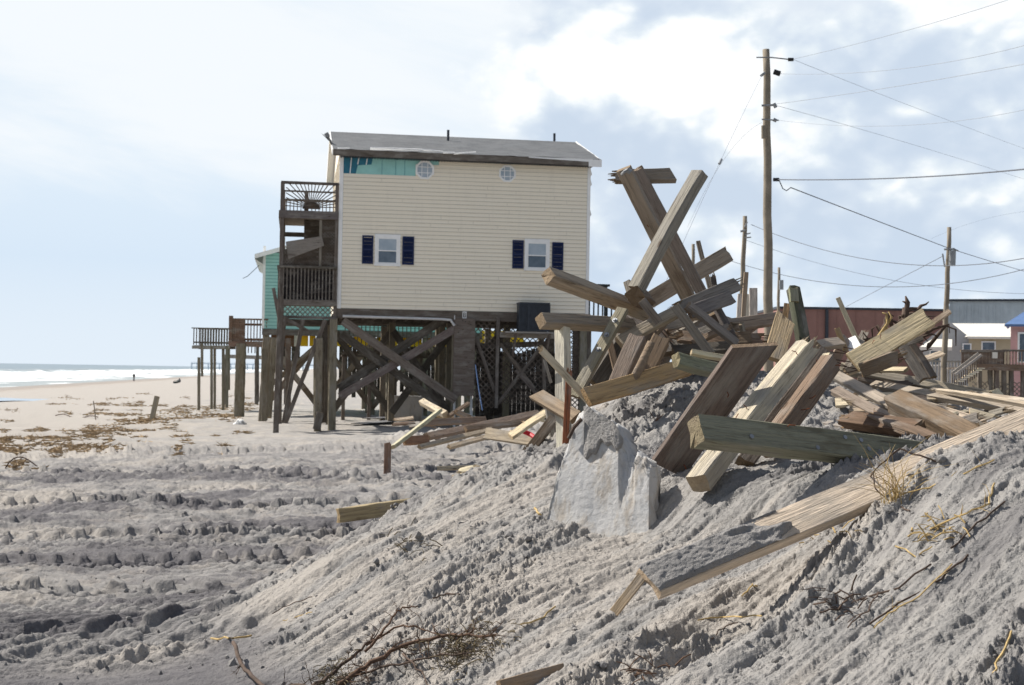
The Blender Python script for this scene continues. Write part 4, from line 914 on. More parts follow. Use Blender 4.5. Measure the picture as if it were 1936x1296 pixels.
while x < b.x-.03:
    wd = .10 if x < a.x+.55 else .04
    mb.box(I@Vector((x,D,a.z)), I@Vector((x+wd,D+.04,b.z-.05))); x += wd+(.008 if wd > .05 else .10)
mb.box(I@Vector((a.x-.05,D-.03,b.z-.05)), I@Vector((b.x,D+.1,b.z+.02))); mb.box(I@Vector((a.x,D+.05,b.z-.3)), I@Vector((b.x,D+.1,b.z-.2))); mb.box(I@Vector((a.x,D+.05,a.z+.1)), I@Vector((b.x,D+.1,a.z+.2)))
mb.box(I@Vector((a.x,D,a.z-.02)), I@Vector((b.x,D+2,a.z+.03))); mb.box(I@Vector((a.x-.03,D,a.z)), I@Vector((a.x+.03,D+2,b.z)))
mb.box(I@Vector((a.x-.04,D-.05,a.z)), I@Vector((a.x+.12,D+.12,b.z+.13))); mb.build('railing', 'wood', bd, tint=(.20,.13,.095))
TL('brace', P(512,665,D), P(556,690,D), .2, .08, ti='brown'); TL('brace', P(603,650,D), P(505,735,D), .2, .08, ti='brown'); TL('brace', P(512,645,D-1), P(575,735,D-1), .18, .08, ti='grey')
fd, TL, I = deck_thing('far_walkway', 'low grey plank walkway under the boxed deck with a short picket rail', [(440,0)], None, 82)
D = 82
TL('deck_beam', P(425,674,D), P(545,678,D), .22, .1, ti='silver'); mb = MB(); a, b = P(462,668,D), P(498,640,D); x = a.x
while x < b.x: mb.box(I@Vector((x,D,a.z)), I@Vector((x+.05,D+.05,b.z))); x += .2
mb.build('railing', 'wood', fd, tint=TINT['deck'])
for px in (427, 485, 540): TL('post', P(px,676,D+.2), P(px,765,D+.2), .2, .2)
# ------------------------------------------------------------------ placing things on the sand
def gp(px, py, lo=3.5, hi=70, lift=0.0):
    """point where the line of sight through (px,py) meets the sand"""
    r = CF + CR*((px-968)/F_PX) + CU*((648-py)/F_PX); r = r/r.y
    d = np.geomspace(lo, hi, 260); h = ground_h(d*r.x, d); under = np.nonzero(d*r.z < h)[0]
    k = under[0] if len(under) else len(d)-1
    dd = d[k]; return Vector((dd*r.x, dd, float(h[k])+lift))
def flat_pts(px, py):
    px = np.asarray(px, float); py = np.asarray(py, float)
    rx = CF.x+CR.x*((px-968)/F_PX)+CU.x*((648-py)/F_PX); ry = CF.y+CR.y*((px-968)/F_PX)+CU.y*((648-py)/F_PX); rz = CF.z+CR.z*((px-968)/F_PX)+CU.z*((648-py)/F_PX)
    rx, rz = rx/ry, rz/ry; d = -2.1/rz
    for _ in range(12): d = .5*d+.5*zbase(d*rx, d)/rz
    return d*rx, d
# ------------------------------------------------------------------ timbers of the wrecked pile
PILE = 'broken timbers thrown up in the debris pile'
def PT(label, a, b, w, t, n=(0,-1,0), tint='grey', ends=('cut','cut'), cat='timber', name='timber', group=PILE, bolts=0, nails=0, **k):
    """timber from pixel a=(x,y,distance) to b; w and t in photo pixels at that distance"""
    dm = (a[2]+b[2])/2
    w *= .90; t *= .85; ends = tuple('rough' if (e == 'cut' and random.random() < .5) else e for e in ends); k.setdefault('bow', random.uniform(-.012, .012))
    o = timber(name, P(*a), P(*b), w*dm/F_PX, t*dm/F_PX, n, tint, None, ends, label, cat, group, **k)
    L = (P(*a)-P(*b)).length; W_ = w*dm/F_PX; T_ = t*dm/F_PX
    for i in range(bolts):
        mb = MB(); x = -L/2+L*(.15+.5*i/max(1, bolts)); mb.tube([(x,0,T_/2-.01),(x,0,T_/2+.006)], .022, 12); mb.tube([(x,0,T_/2+.006),(x,0,T_/2+.022)], .013, 6); mb.build('bolt', 'steel', o)
    for i in range(nails):
        mb = MB(); x = -L/2+L*random.uniform(.02, .98); y = random.uniform(-.4, .4)*W_; h = random.uniform(.02, .06); mb.tube([(x,y,T_/2-.01),(x+random.uniform(-.01,.01),y,T_/2+h*.6),(x+random.uniform(-.03,.03),y+random.uniform(-.02,.02),T_/2+h)], .0028, 5); mb.build('nail', 'rust', o)
    return o
# the crossed posts on top
PT('long golden grey plank of the tall leaning pair, left in the X', (1179,319,12.0), (1340,640,12.6), 31, 14, (-.55,-.8,.2), (.27,.215,.15), ('cut','cut'), nails=2)
PT('narrow grey plank bolted behind the long leaning plank of the X', (1204,318,12.2), (1366,630,12.8), 24, 12, (-.35,-.9,.2), (.20,.175,.15), ('rough','cut'))
PT('short grey beam lying level across the top of the X, its left end splintered', (1160,334,12.3), (1278,332,12.3), 27, 24, (.1,-.95,.2), (.235,.19,.145), ('break','slant'), nails=1)
mb = MB(); b0 = P(1176,330,11.95); mb.tube([b0, P(1181,325,11.85), P(1187,321,11.85)], .014, 8); mb.tube([P(1186,322,11.9), P(1193,326,11.9)], .022, 8); tag(mb.build('bolt', 'steel'), 'bent steel bolt sticking out at the top of the X', 'bolt')
PT('thick square grey post leaning right, in front in the X', (1323,328,11.5), (1203,548,11.2), 32, 26, (-.75,-.62,.25), (.215,.185,.15), ('cut','cut'))
PT('short dark block under the foot of the post leaning right', (1200,560,11.1), (1222,570,11.6), 34, 34, (.1,-.9,.3), 'brown')
PT('small grey offcut standing beside the foot of the post leaning right', (1188,535,11.3), (1196,568,11.2), 15, 20, (-.5,-.8,.1), 'olive')
PT('thick square beam pointing left and up in front of the navy shutter', (1034,521,10.9), (1222,592,11.6), 31, 30, (-.15,-.75,.65), (.30,.235,.16), ('cut','cut'))
PT('thick square beam pointing level to the left above the white post', (1022,607,10.7), (1196,618,11.4), 27, 26, (.0,-.9,.45), (.29,.225,.155))
PT('wide board rising right with a square sawn end behind the X', (1378,480,13.0), (1200,585,12.6), 34, 13, (0,-.98,.1), (.30,.235,.165))
PT('long level board running right behind the cut pale planks', (1165,645,12.4), (1520,596,12.6), 27, 14, (0,-.95,.3), (.29,.215,.145))
PT('grey board with a badly splintered upper edge under the wide board', (1398,536,11.8), (1275,588,11.6), 30, 14, (.1,-.95,.2), (.21,.185,.16), ('break','break'))
PT('grey board broken short just under the splintered one', (1385,562,11.7), (1300,592,11.5), 28, 16, (.1,-.95,.2), (.17,.155,.14), ('rough','break'))
PT('board sloping down left with a pale lit upper edge above the box beam', (1280,590,11.2), (1170,648,11.0), 25, 17, (-.1,-.85,.5), (.36,.29,.19))
PT('slim strut dropping from the splintered boards toward the big brown plank', (1276,578,11.0), (1345,672,10.9), 19, 18, (-.4,-.85,.2), (.23,.19,.15))
PT('slim grey strut sloping right beside the first slim strut', (1300,576,11.1), (1392,650,11.3), 17, 14, (-.2,-.8,.5), (.20,.175,.155))
PT('thin dark strut dropping steeply to the right of the slim struts', (1342,560,11.8), (1390,650,11.6), 15, 16, (.2,-.95,.1), (.14,.12,.105))
PT('short dark strut under the pointing square beam', (1213,568,11.0), (1246,610,11.0), 17, 15, (-.4,-.85,.2), (.19,.155,.12))
PT('green grey leaning board with two big bolts', (1178,585,10.9), (1085,752,10.6), 26, 12, (-.5,-.8,.3), (.215,.19,.12), bolts=3)
PT('thin brown board close behind the bolted leaning board', (1148,630,11.3), (1168,710,11.1), 14, 14, tint='brown')
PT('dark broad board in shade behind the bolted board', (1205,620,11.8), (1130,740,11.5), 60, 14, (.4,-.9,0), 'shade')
PT('squat brown box beam standing between the bolted board and the round log', (1207,640,10.6), (1166,735,10.4), 36, 36, (-.35,-.9,.2), (.20,.155,.12))
PT('brown beam with a pale chipped edge right of the round log', (1251,640,10.8), (1207,728,10.6), 38, 30, (-.2,-.95,.1), (.21,.14,.085), ('rough','cut'))
mb = MB(); mb.tube([P(1231,648,10.3), P(1212,690,10.25), P(1192,730,10.2)], [.030,.034,.036], 12); tag(mb.build('round_pole', 'wood', tint=(.26,.19,.13), smooth=True), 'short round pole leaning between two brown beams', 'pole', PILE)
PT('golden board lying along the top of the sand with dark nail holes', (1108,752,9.9), (1300,694,10.5), 40, 13, (-.15,-.96,.2), (.40,.27,.105), ('cut','cut'))
PT('short mossy green beam end above the golden board', (1276,680,9.9), (1350,700,10.1), 28, 26, (-.1,-.9,.35), (.20,.22,.13), ('rough','cut'))
PT('small pale board edge above the mossy beam end', (1306,666,10.2), (1372,678,10.2), 10, 20, (0,-.95,.3), 'pale')
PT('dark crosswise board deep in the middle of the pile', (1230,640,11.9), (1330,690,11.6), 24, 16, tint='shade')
PT('brown board in shade sloping down behind the slim struts', (1220,600,12.0), (1300,700,11.7), 24, 20, tint='brown')
PT('rough brown board behind the square beam ends', (1205,600,12.0), (1260,670,11.6), 40, 14, (.3,-.9,.1), 'dark')
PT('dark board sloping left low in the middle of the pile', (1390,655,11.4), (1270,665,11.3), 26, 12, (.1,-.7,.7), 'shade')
PT('grey board lying flat across the hollow behind the slim struts', (1250,655,11.9), (1420,640,11.9), 30, 14, (.1,-.85,.5), 'brown')
# foreground timbers
PT('very wide dark brown plank leaning in the middle with a pale cut top', (1440,634,8.30), (1262,886,8.62), 82, 17, (.30,-.95,-.10), (.15,.115,.09), ('slant2','cut'), nails=2)
PT('pale faced beam with a torn splintered head full of bent nails', (1530,650,8.9), (1318,918,7.75), 44, 40, (-.62,-.58,.55), (.42,.345,.245), ('break','cut'), nails=7)
PT('dark beam lying close against the torn pale beam', (1562,668,9.5), (1405,880,8.6), 34, 30, (-.1,-.9,.3), (.085,.065,.05), ('rough','cut'))
PT('brown beam with a pale nailed edge and a flat head, right of the dark beam', (1572,684,9.1), (1450,850,8.5), 42, 34, (.45,-.85,-.1), (.21,.145,.09), ('cut','cut'), nails=5)
PT('pale cracked edge board behind the brown nailed beam', (1566,672,9.3), (1440,850,8.7), 18, 16, (-.6,-.5,.6), (.48,.40,.24), ('rough','cut'), nails=3)
PT('green treated double beam lying level in front of the leaning planks', (1310,815,7.25), (1740,866,7.9), 62, 44, (-.05,-.88,.47), (.19,.188,.122), ('rough','cut'), nails=1)
gb = bpy.data.objects[[o.name for o in scene.objects if o.name.startswith('timber')][-1]]
for x, y in ((.30,.03),(.34,-.02),(.19,.035),(-.02,-.05),(-.45,-.03)):
    mb = MB(); mb.tube([(x,y,.063),(x,y,.071)], .013, 10); mb.build('bolt', 'steel', gb)
vb = PT('long pale new plank running down the near slope to the right edge', (1222,1104,5.85), (1975,788,7.0), 76, 26, (-.30,-.72,.62), (.50,.40,.28), ('rough','break'))
PT('thin tan stake poking out of the sand at the foot of the long pale plank', (1216,1088,5.9), (1160,1160,5.95), 20, 8, (-.4,-.8,.2), (.33,.24,.14), ('rough','cut'))
PT('brown cut beam end half buried at the bottom edge', (945,1303,5.75), (1066,1270,5.9), 34, 20, (-.15,-.95,.25), (.26,.165,.085), ('cut','cut'), group=None, cat='beam')
PT('square brown beam end rising left among the right hand boards', (1690,758,9.6), (1850,835,8.6), 46, 44, (-.15,-.85,.5), (.17,.115,.065))
PT('laminated dark split board on the sand left of the square beam end', (1592,792,9.5), (1740,812,8.9), 42, 22, (.1,-.85,.5), (.13,.075,.045), ('break','cut'))
PT('deeply grained dark split board just behind the laminated one', (1640,785,9.4), (1760,830,8.7), 34, 18, (.1,-.75,.6), (.16,.11,.07), ('break','cut'))
# right-hand boards
PT('big pale new plank rising right in front of the red building', (1612,686,11.8), (1758,598,11.9), 46, 12, (-.1,-.85,.5), (.50,.385,.215), nails=2)
PT('thin pale strip rising past the end of the big pale plank', (1700,652,12.2), (1797,588,12.2), 11, 8, (-.1,-.85,.5), 'pale')
PT('brown underside board beneath the big pale plank', (1625,702,11.7), (1705,672,11.6), 30, 12, (.1,-.95,-.1), (.20,.14,.09), ('cut','break'))
PT('thin pale stick leaning left in front of the red building', (1584,563,12.5), (1625,655,12.5), 10, 8, (-.3,-.9,0), (.55,.46,.32))
PT('short stick with a golden foot beside the thin pale stick', (1582,620,12.1), (1600,665,12.1), 11, 9, (-.3,-.9,0), (.40,.25,.10))
PT('dark plank leaning steeply below the thin pale strip', (1725,655,12), (1765,716,11.8), 17, 9, (.3,-.9,.2), 'dark')
PT('dark plank leaning left of the steep dark plank, its head cut square', (1706,655,11.8), (1748,720,11.6), 22, 9, (-.4,-.7,.5), (.12,.10,.085))
PT('dark short board pointing up right over the leaning dark planks', (1705,655,12.1), (1745,640,12.1), 10, 8, (0,-.8,.5), 'dark')
PT('pale board tip lying under the dark planks', (1660,700,12.2), (1715,700,12), 20, 6, (.1,-.6,.8), 'pale')
PT('pale board end sticking out right toward the utility pole', (1745,680,13), (1782,668,13.2), 14, 6, (.1,-.6,.8), 'pale')
PT('grey angled board under the head of the big pale plank', (1545,655,11.6), (1590,648,11.8), 24, 14, (.1,-.7,.7), (.33,.27,.20))
PT('long grey board with sand on it, topmost of the right hand row', (1585,696,12.6), (1880,752,12.2), 24, 16, (0,-.75,.65), (.34,.28,.20))
PT('long split board second in the right hand row', (1650,728,11.9), (1945,778,10.8), 22, 14, (0,-.7,.7), (.33,.265,.19))
PT('thin pale board along the third line of the right hand row', (1760,738,11.5), (1950,768,10.6), 10, 10, (0,-.7,.7), (.50,.40,.27))
PT('grey board sloping down right under the right hand row', (1570,705,11.0), (1690,768,10.4), 26, 10, (-.2,-.6,.75), (.36,.30,.22))
PT('dark weathered board low behind the nailed beam', (1578,738,10.5), (1700,800,9.9), 26, 12, (-.1,-.7,.7), (.24,.19,.15), ('rough','rough'))
PT('short pale block end at the tip of the topmost right hand board', (1874,750,12.0), (1888,744,12.3), 18, 14, (0,-.9,.3), 'pale')
PT('thin board lying on sand near the square beam end', (1780,790,10.2), (1830,778,10.6), 8, 5, (0,-.6,.8), (.42,.34,.24))
# uprights behind the middle
PT('dark green post standing behind the torn pale beam', (1499,545,10.6), (1522,668,10.2), 24, 22, (.2,-.97,0), (.055,.062,.035), ('cut','cut'))
PT('pale faced head of the dark green post', (1499,544,10.45), (1502,573,10.42), 19, 8, (.2,-.97,0), (.24,.235,.13))
PT('tan cut plank leaning behind the wide brown plank', (1487,596,10.3), (1462,680,10.0), 44, 12, (-.1,-.97,.1), (.43,.315,.16), ('slant','cut'))
PT('thin orange edge board against the dark green post', (1488,575,10.8), (1478,640,10.7), 12, 8, (-.2,-.95,0), (.38,.22,.08))
PT('grey post standing behind the splintered boards', (1411,515,15), (1403,640,15), 9, 10, tint=(.26,.20,.13))
PT('white faced plank standing beside the grey post', (1402,555,15.4), (1398,640,15.4), 16, 6, tint=(.55,.50,.42))
PT('narrow pale plank behind the white faced plank', (1424,545,15.8), (1424,640,15.8), 17, 6, tint=(.56,.50,.42))
PT('pale plank with a ragged head beside the narrow pale plank', (1413,556,16), (1411,640,16), 12, 6, tint=(.50,.44,.37), ends=('rough','cut'))
PT('thin dark stake leaning behind the wide rising board', (1320,458,13.8), (1345,556,13.4), 9, 9, tint='shade')
PT('dark broken stub beside the thin leaning stake', (1347,520,13.5), (1353,556,13.4), 12, 9, tint='dark', ends=('break','cut'))
PT('tan broad board behind the struts, seen against the sky', (1385,600,12.8), (1370,660,12.6), 30, 8, (0,-.98,.1), (.40,.30,.18))
# left foot of the pile
PT('whitewashed square post lit by the sun at the left foot of the pile', (1063,600,10.9), (1067,880,10.6), 27, 25, (-.62,-.78,.1), (.66,.585,.45), ('rough','cut'))
PT('rusty brown split stake in front of the white post', (1076,700,10.3), (1067,875,10.2), 13, 13, (0,-1,0), (.27,.085,.03), ('break','cut'))
PT('thin broken board leaning across the white post', (1020,658,10.2), (1116,762,10.0), 14, 12, (-.3,-.7,.6), (.38,.31,.2), ('break','cut'))
PT('short narrow stick beside the thin broken board', (1029,680,10.8), (1042,725,10.8), 6, 6, tint='silver')
PT('brown board jutting left from behind the rusty stake', (1012,745,10.9), (1090,790,10.4), 30, 12, (-.1,-.9,.4), (.25,.175,.115), ('slant','cut'))
PT('dark splintered board leaning left at the mound edge', (1048,790,11.2), (975,885,10.9), 22, 8, (-.2,-.9,.2), (.095,.06,.035), ('rough','break'))
PT('grey board in shade beside the dark splintered board', (1060,805,11.5), (1028,860,11.2), 22, 8, (.3,-.9,.1), (.20,.18,.14))
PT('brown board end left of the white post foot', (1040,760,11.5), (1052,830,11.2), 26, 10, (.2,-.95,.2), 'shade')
JR = random.Random(21)
TONES = [('brown', (.21,.14,.09)), ('grey', (.23,.20,.165)), ('dark', (.10,.075,.055)), ('tan', (.36,.27,.17)), ('pale', (.52,.42,.28))]
for k in range(46):                                                    # jumble filling the middle of the pile
    tn, col_ = JR.choice(TONES[:4] if k % 5 else TONES); px = JR.uniform(1185, 1425); py = JR.uniform(612, 700)+abs(px-1300)*.12; d = JR.uniform(11.4, 12.9); a = JR.uniform(0, math.pi); l = JR.uniform(25, 75)
    PT(tn+' broken board wedged in the tangle in the middle of the pile', (px-l*math.cos(a), py-l*math.sin(a)*.8, d), (px+l*math.cos(a), py+l*math.sin(a)*.8, d+JR.uniform(-.5,.5)), JR.uniform(10, 30), JR.uniform(5, 16), (JR.uniform(-.6,.6), -.8, JR.uniform(-.2,.7)), col_, (JR.choice(['cut','break','rough']), JR.choice(['cut','break','rough'])), group=tn+' boards wedged in the middle of the pile')
for k in range(34):                                                    # boards strewn over the right-hand sand
    tn, col_ = JR.choice(TONES); px = JR.uniform(1575, 1900); py = JR.uniform(688, 815)+max(0, (px-1700))*.10; g_ = gp(px, min(py, 830), 8.2, 16); d = g_.y; a = JR.gauss(.22, .45); l = JR.uniform(15, 90)/2*d/F_PX; v_ = Vector((math.cos(a), JR.uniform(-.5,.5), -math.sin(a)*.35)).normalized()
    o = timber('timber', g_-v_*l+Vector((0,0,.02)), g_+v_*l+Vector((0,0,.05)), JR.uniform(.03,.13), JR.uniform(.015,.05), (JR.uniform(-.3,.3), -.5, .8), col_, None, (JR.choice(['cut','break','rough']), 'break'), tn+' board scrap strewn on the sand among the right hand boards', 'timber', tn+' scraps strewn among the right hand boards')
for lb, a, b, w, t, n_, tn, e in (('brown plank leaning left behind the nailed beam head', (1600,640,12.4), (1560,720,11.6), 22, 8, (.2,-.9,.2), (.22,.15,.10), ('rough','cut')),
    ('grey plank standing askew left of the big pale plank', (1636,628,12.6), (1600,700,12.2), 16, 7, (-.3,-.9,.2), (.27,.23,.18), ('break','cut')),
    ('tan plank rising right above the first row of right hand boards', (1600,705,12), (1690,668,12.3), 16, 8, (0,-.8,.5), (.40,.31,.20), ('cut','rough')),
    ('long weathered board under the laminated split board', (1560,800,9.9), (1720,838,9.0), 20, 9, (0,-.6,.75), (.27,.23,.19), ('rough','rough')),
    ('tan board sloping right below the second right hand board', (1700,752,11), (1860,800,10.2), 20, 9, (0,-.65,.75), (.38,.30,.21), ('cut','cut')),
    ('dark gap board between the first and second right hand boards', (1620,716,12.1), (1800,752,11.9), 12, 8, (0,-.8,.5), (.12,.09,.07), ('rough','cut')),
    ('pale split board lying highest at the right edge', (1790,742,12.2), (1950,760,11.6), 12, 8, (0,-.7,.7), (.50,.42,.30), ('break','cut'))):
    PT(lb, a, b, w, t, n_, tn, e)
# sand slid over the lower end of the long plank
def sand_on_plank():
    me = vb.data; M = vb.matrix_world if False else WM[vb.name]; L = (M.inverted()@P(1975,788,7.0)).x; W_ = 76*.9*6.425/F_PX; T_ = 26*.85*6.425/F_PX
    mb = MB(); nx, ny = 90, 34; vs = []
    for i in range(nx+1):
        for j in range(ny+1):
            u, v = i/nx, j/ny; x = -L+.005+u*L*.62; y = (-.5+v)*W_*.98; e = min(1, (v+.02)*9, (1.02-v)*7)*min(1, u*20+.3)
            lim = 1.0+.42*mnoise.noise(Vector((v*2.2, 0, 1)))-.55*abs(v-.35)+.25*mnoise.noise(Vector((u*7, v*4, 2))); h = (lim-u)*1.2
            z = min(.022, max(-.02, h*.10))*e+.006*mnoise.noise(Vector((u*20, v*7, 3)))*(h > 0)+.004*mnoise.noise(Vector((u*55, v*20, 8)))
            vs.append((x, y, T_/2+z))
    mb.add(vs, [(i*(ny+1)+j, (i+1)*(ny+1)+j, (i+1)*(ny+1)+j+1, i*(ny+1)+j+1) for i in range(nx) for j in range(ny)])
    o = mb.build('sand_layer', 'sand', vb, smooth=True); at = o.data.attributes.new('dark', 'FLOAT', 'POINT'); at.data.foreach_set('value', [.2]*len(vs))
sand_on_plank()
# small scraps and plates
for lb, a, b, w, t, tn in (('bluish white metal sheet scrap leaning behind the thin pale stick', (1606,640,12.4), (1624,672,12.2), 24, 2, (.55,.6,.66)), ):
    o = timber('metal_sheet', P(*a), P(*b), w*12.3/F_PX, .01, (-.3,-.8,.4), tn, None, ('cut','cut'), lb, 'metal sheet'); 
    o.data.materials[0] = MATS['white_trim']; o.data.materials[1] = MATS['white_trim']
# ------------------------------------------------------------------ lumber heap in front of the stilts
LP_ = 'boards in the low heap before the stilts'
def LT(label, a, b, w, t, n=(0,-.8,.6), tint='grey', ends=('cut','cut'), **k): return PT(label, a, b, w, t, n, tint, ends, 'board', 'board', LP_, **k)
LT('greenish board propped up at the left end of the low heap', (742,846,29.5), (832,776,31.5), 13, 8, (-.5,-.5,.6), (.42,.38,.24))
LT('pale block end at the top left of the low heap', (798,760,37), (842,784,36), 14, 12, tint='pale')
LT('thin brown stick crossing the top of the low heap', (848,788,36), (886,763,37), 7, 7, tint='brown')
LT('wide brown board along the back of the low heap', (800,800,34), (918,794,35), 14, 8, (0,-.9,.4), (.26,.17,.11))
LT('longest brown board of the low heap, rising to the right', (808,826,31), (1018,782,35), 15, 10, (0,-.85,.5), (.27,.185,.125))
LT('board below the longest one, with a pale upper edge', (792,846,30), (930,812,32), 10, 7, (0,-.75,.6), (.36,.27,.18))
LT('pale edged board lowest at the front of the low heap', (848,846,29.6), (936,822,31), 10, 8, (0,-.75,.6), (.42,.33,.22))
LT('short orange brown block at the left foot of the low heap', (764,834,30), (808,832,30.5), 18, 12, (0,-.95,.3), (.30,.16,.075))
LT('grey board sloping right at the right end of the low heap', (918,820,30), (1012,834,29), 24, 10, (0,-.95,.3), (.29,.23,.16))
LT('pale pointed board leaning on the right end of the low heap', (962,828,27.5), (1040,776,28.5), 20, 8, (-.4,-.7,.6), (.58,.45,.27), ('slant','slant'))
LT('broken pale splint at the far left of the low heap', (745,794,35), (782,790,35), 6, 5, tint='pale', ends=('break','rough'))
LT('second broken splint under the pale one', (742,803,34), (785,799,34), 6, 5, tint='brown', ends=('break','rough'))
LT('brown board half sunk in the middle of the low heap', (880,812,32), (985,800,33), 12, 9, tint='brown')
LT('dark board behind the pale pointed one', (985,812,29.5), (1040,770,31), 12, 8, tint='dark')
LT('short tilted brown chunk in the middle of the low heap', (860,778,36), (888,790,36), 10, 8, tint=(.30,.2,.13), ends=('break','break'))
for k in range(26):
    px = random.uniform(770, 1010); py = 795+random.uniform(-14, 34)*(1 if px < 950 else .6); d = np.interp(py, [780, 845], [37, 30]); a = random.uniform(-.5, .5); l = random.uniform(8, 38)
    LT('splintered board scrap lost among the low heap', (px,py,d), (px+l*math.cos(a),py-l*math.sin(a)*.6,d+random.uniform(-.4,.4)), random.uniform(4, 9), random.uniform(3, 7), (random.uniform(-.4,.4),-.7,.7), random.choice(['grey','brown','pale','silver','dark','gold']), ('break','rough'))
mb = MB(); a = P(990,816,29); mb.tube([a, P(1003,822,29), P(1012,828,28.8)], .05, 8); tag(mb.build('plastic_strap', 'red_plastic'), 'red plastic strap caught in the low heap of boards', 'strap')
# lone pieces on the flat
PT('short brown post stump standing alone left of the low heap', (733,838,25.4), (732,900,25.2), 13, 11, (-.1,-1,0), (.21,.115,.065), ('rough','cut'), group=None, cat='post', name='post_stump')
PT('square tan beam sticking out from behind the mound over flat sand', (637,976,15.3), (860,944,15.8), 30, 30, (-.25,-.96,0), (.31,.225,.115), group=None, cat='beam', name='beam')
PT('thin board lying flat behind the mound shoulder', (826,886,23.5), (925,884,23.5), 8, 14, (0,-1,.2), (.34,.28,.19), group=None, cat='board', name='board')
PT('pale split wood chunk at the mound shoulder', (866,893,17), (905,884,17), 14, 8, (0,-.6,.7), (.70,.58,.36), ('break','break'), group=None, cat='wood chunk', name='wood_chunk')
PT('lower pale split wood chunk just left of the first', (858,902,16.8), (882,898,16.8), 10, 8, (0,-.6,.7), (.70,.58,.36), ('break','break'), group=None, cat='wood chunk', name='wood_chunk')
PT('leaning stake stuck in the seaweed on the beach', (296,756,0), (296,756,0), 1, 1) if False else None
q = gp(284,795,20,90); timber('stake', q+Vector((0,0,-.3)), q+Vector((.26,.05,1.0)), .2, .14, (0,-1,0), (.28,.235,.17), None, ('cut','cut'), 'short grey stake leaning right in the seaweed on the beach', 'stake')
q = gp(181,795,20,90); timber('stick', q, q+Vector((-.12,0,.85)), .04, .03, (0,-1,0), 'grey', None, ('rough','rough'), 'thin upright stick on the beach left of the leaning stake', 'stick')
mb = MB(); q = gp(10,886,15,60); q2 = gp(70,886,15,60); mb.tube([q.lerp(q2, t)+Vector((0,0,.24*math.sin(math.pi*t**.8))) for t in np.linspace(0, 1, 9)], .016, 6); tag(mb.build('bent_branch', 'twig'), 'arched bare branch on the sand at the left edge', 'branch')
mb = MB(); q = gp(105,788,20,90); q2 = gp(185,793,20,90); mb.tube([q.lerp(q2, t)+Vector((0,0,.04+.08*math.sin(9*t))) for t in np.linspace(0, 1, 12)], .025, 5); tag(mb.build('driftwood_branch', 'twig'), 'long low driftwood branch lying by the upright stick', 'branch')
mb = MB(); q = gp(452,803,20,90)
for k in range(6): mb.tube([q+Vector((random.uniform(-.25,.25),random.uniform(-.2,.2),-.02)), q+Vector((random.uniform(-.15,.15),0,random.uniform(.08,.2))), q+Vector((random.uniform(-.25,.25),random.uniform(-.2,.2),0))], .05, 6)
tag(mb.build('white_rag', 'white_trim', smooth=True), 'small crumpled white rag on the sand below the thick piling', 'rag')
# concrete slabs lying on the flat
def flat_slab(label, px0, py0, px1, py1, depth, th):
    a = gp(px0, py0, 8, 40); b = gp(px1, py1, 8, 40); mb = MB(); n = 22; rnd = random.Random(px0); v = []; zg = float(np.mean(macro(np.array([a.x, b.x]), np.array([a.y, b.y]))))+.03; a.z = b.z = zg; L = b-a; nrm = Vector((-L.y, L.x, 0)).normalized()
    for i in range(n+1):
        t = i/n; p = a+L*t; z = max(a.z, b.z)+th
        f = p+nrm*rnd.uniform(-.03,.03); g = p+nrm*(depth+rnd.uniform(-.1,.1)); v += [(f.x,f.y,z-th-.25),(f.x,f.y,z+rnd.uniform(-.01,.01)),(g.x,g.y,z+.02),(g.x,g.y,z-th-.25)]
    fs = [(i*4+j, i*4+j+1, i*4+5+j, i*4+4+j) for i in range(n) for j in range(3)]+[(0,3,2,1),(n*4,n*4+1,n*4+2,n*4+3)]
    mb.add(v, [f[::-1] for f in fs]); tag(mb.build('concrete_slab', 'concrete'), label, 'concrete slab')
0 and flat_slab('broken concrete slab lying flat behind the square tan beam', 528, 978, 622, 968, .35, .05)
0 and flat_slab('low concrete slab edge nearest the foot of the mound', 590, 1056, 690, 1042, .22, .05)
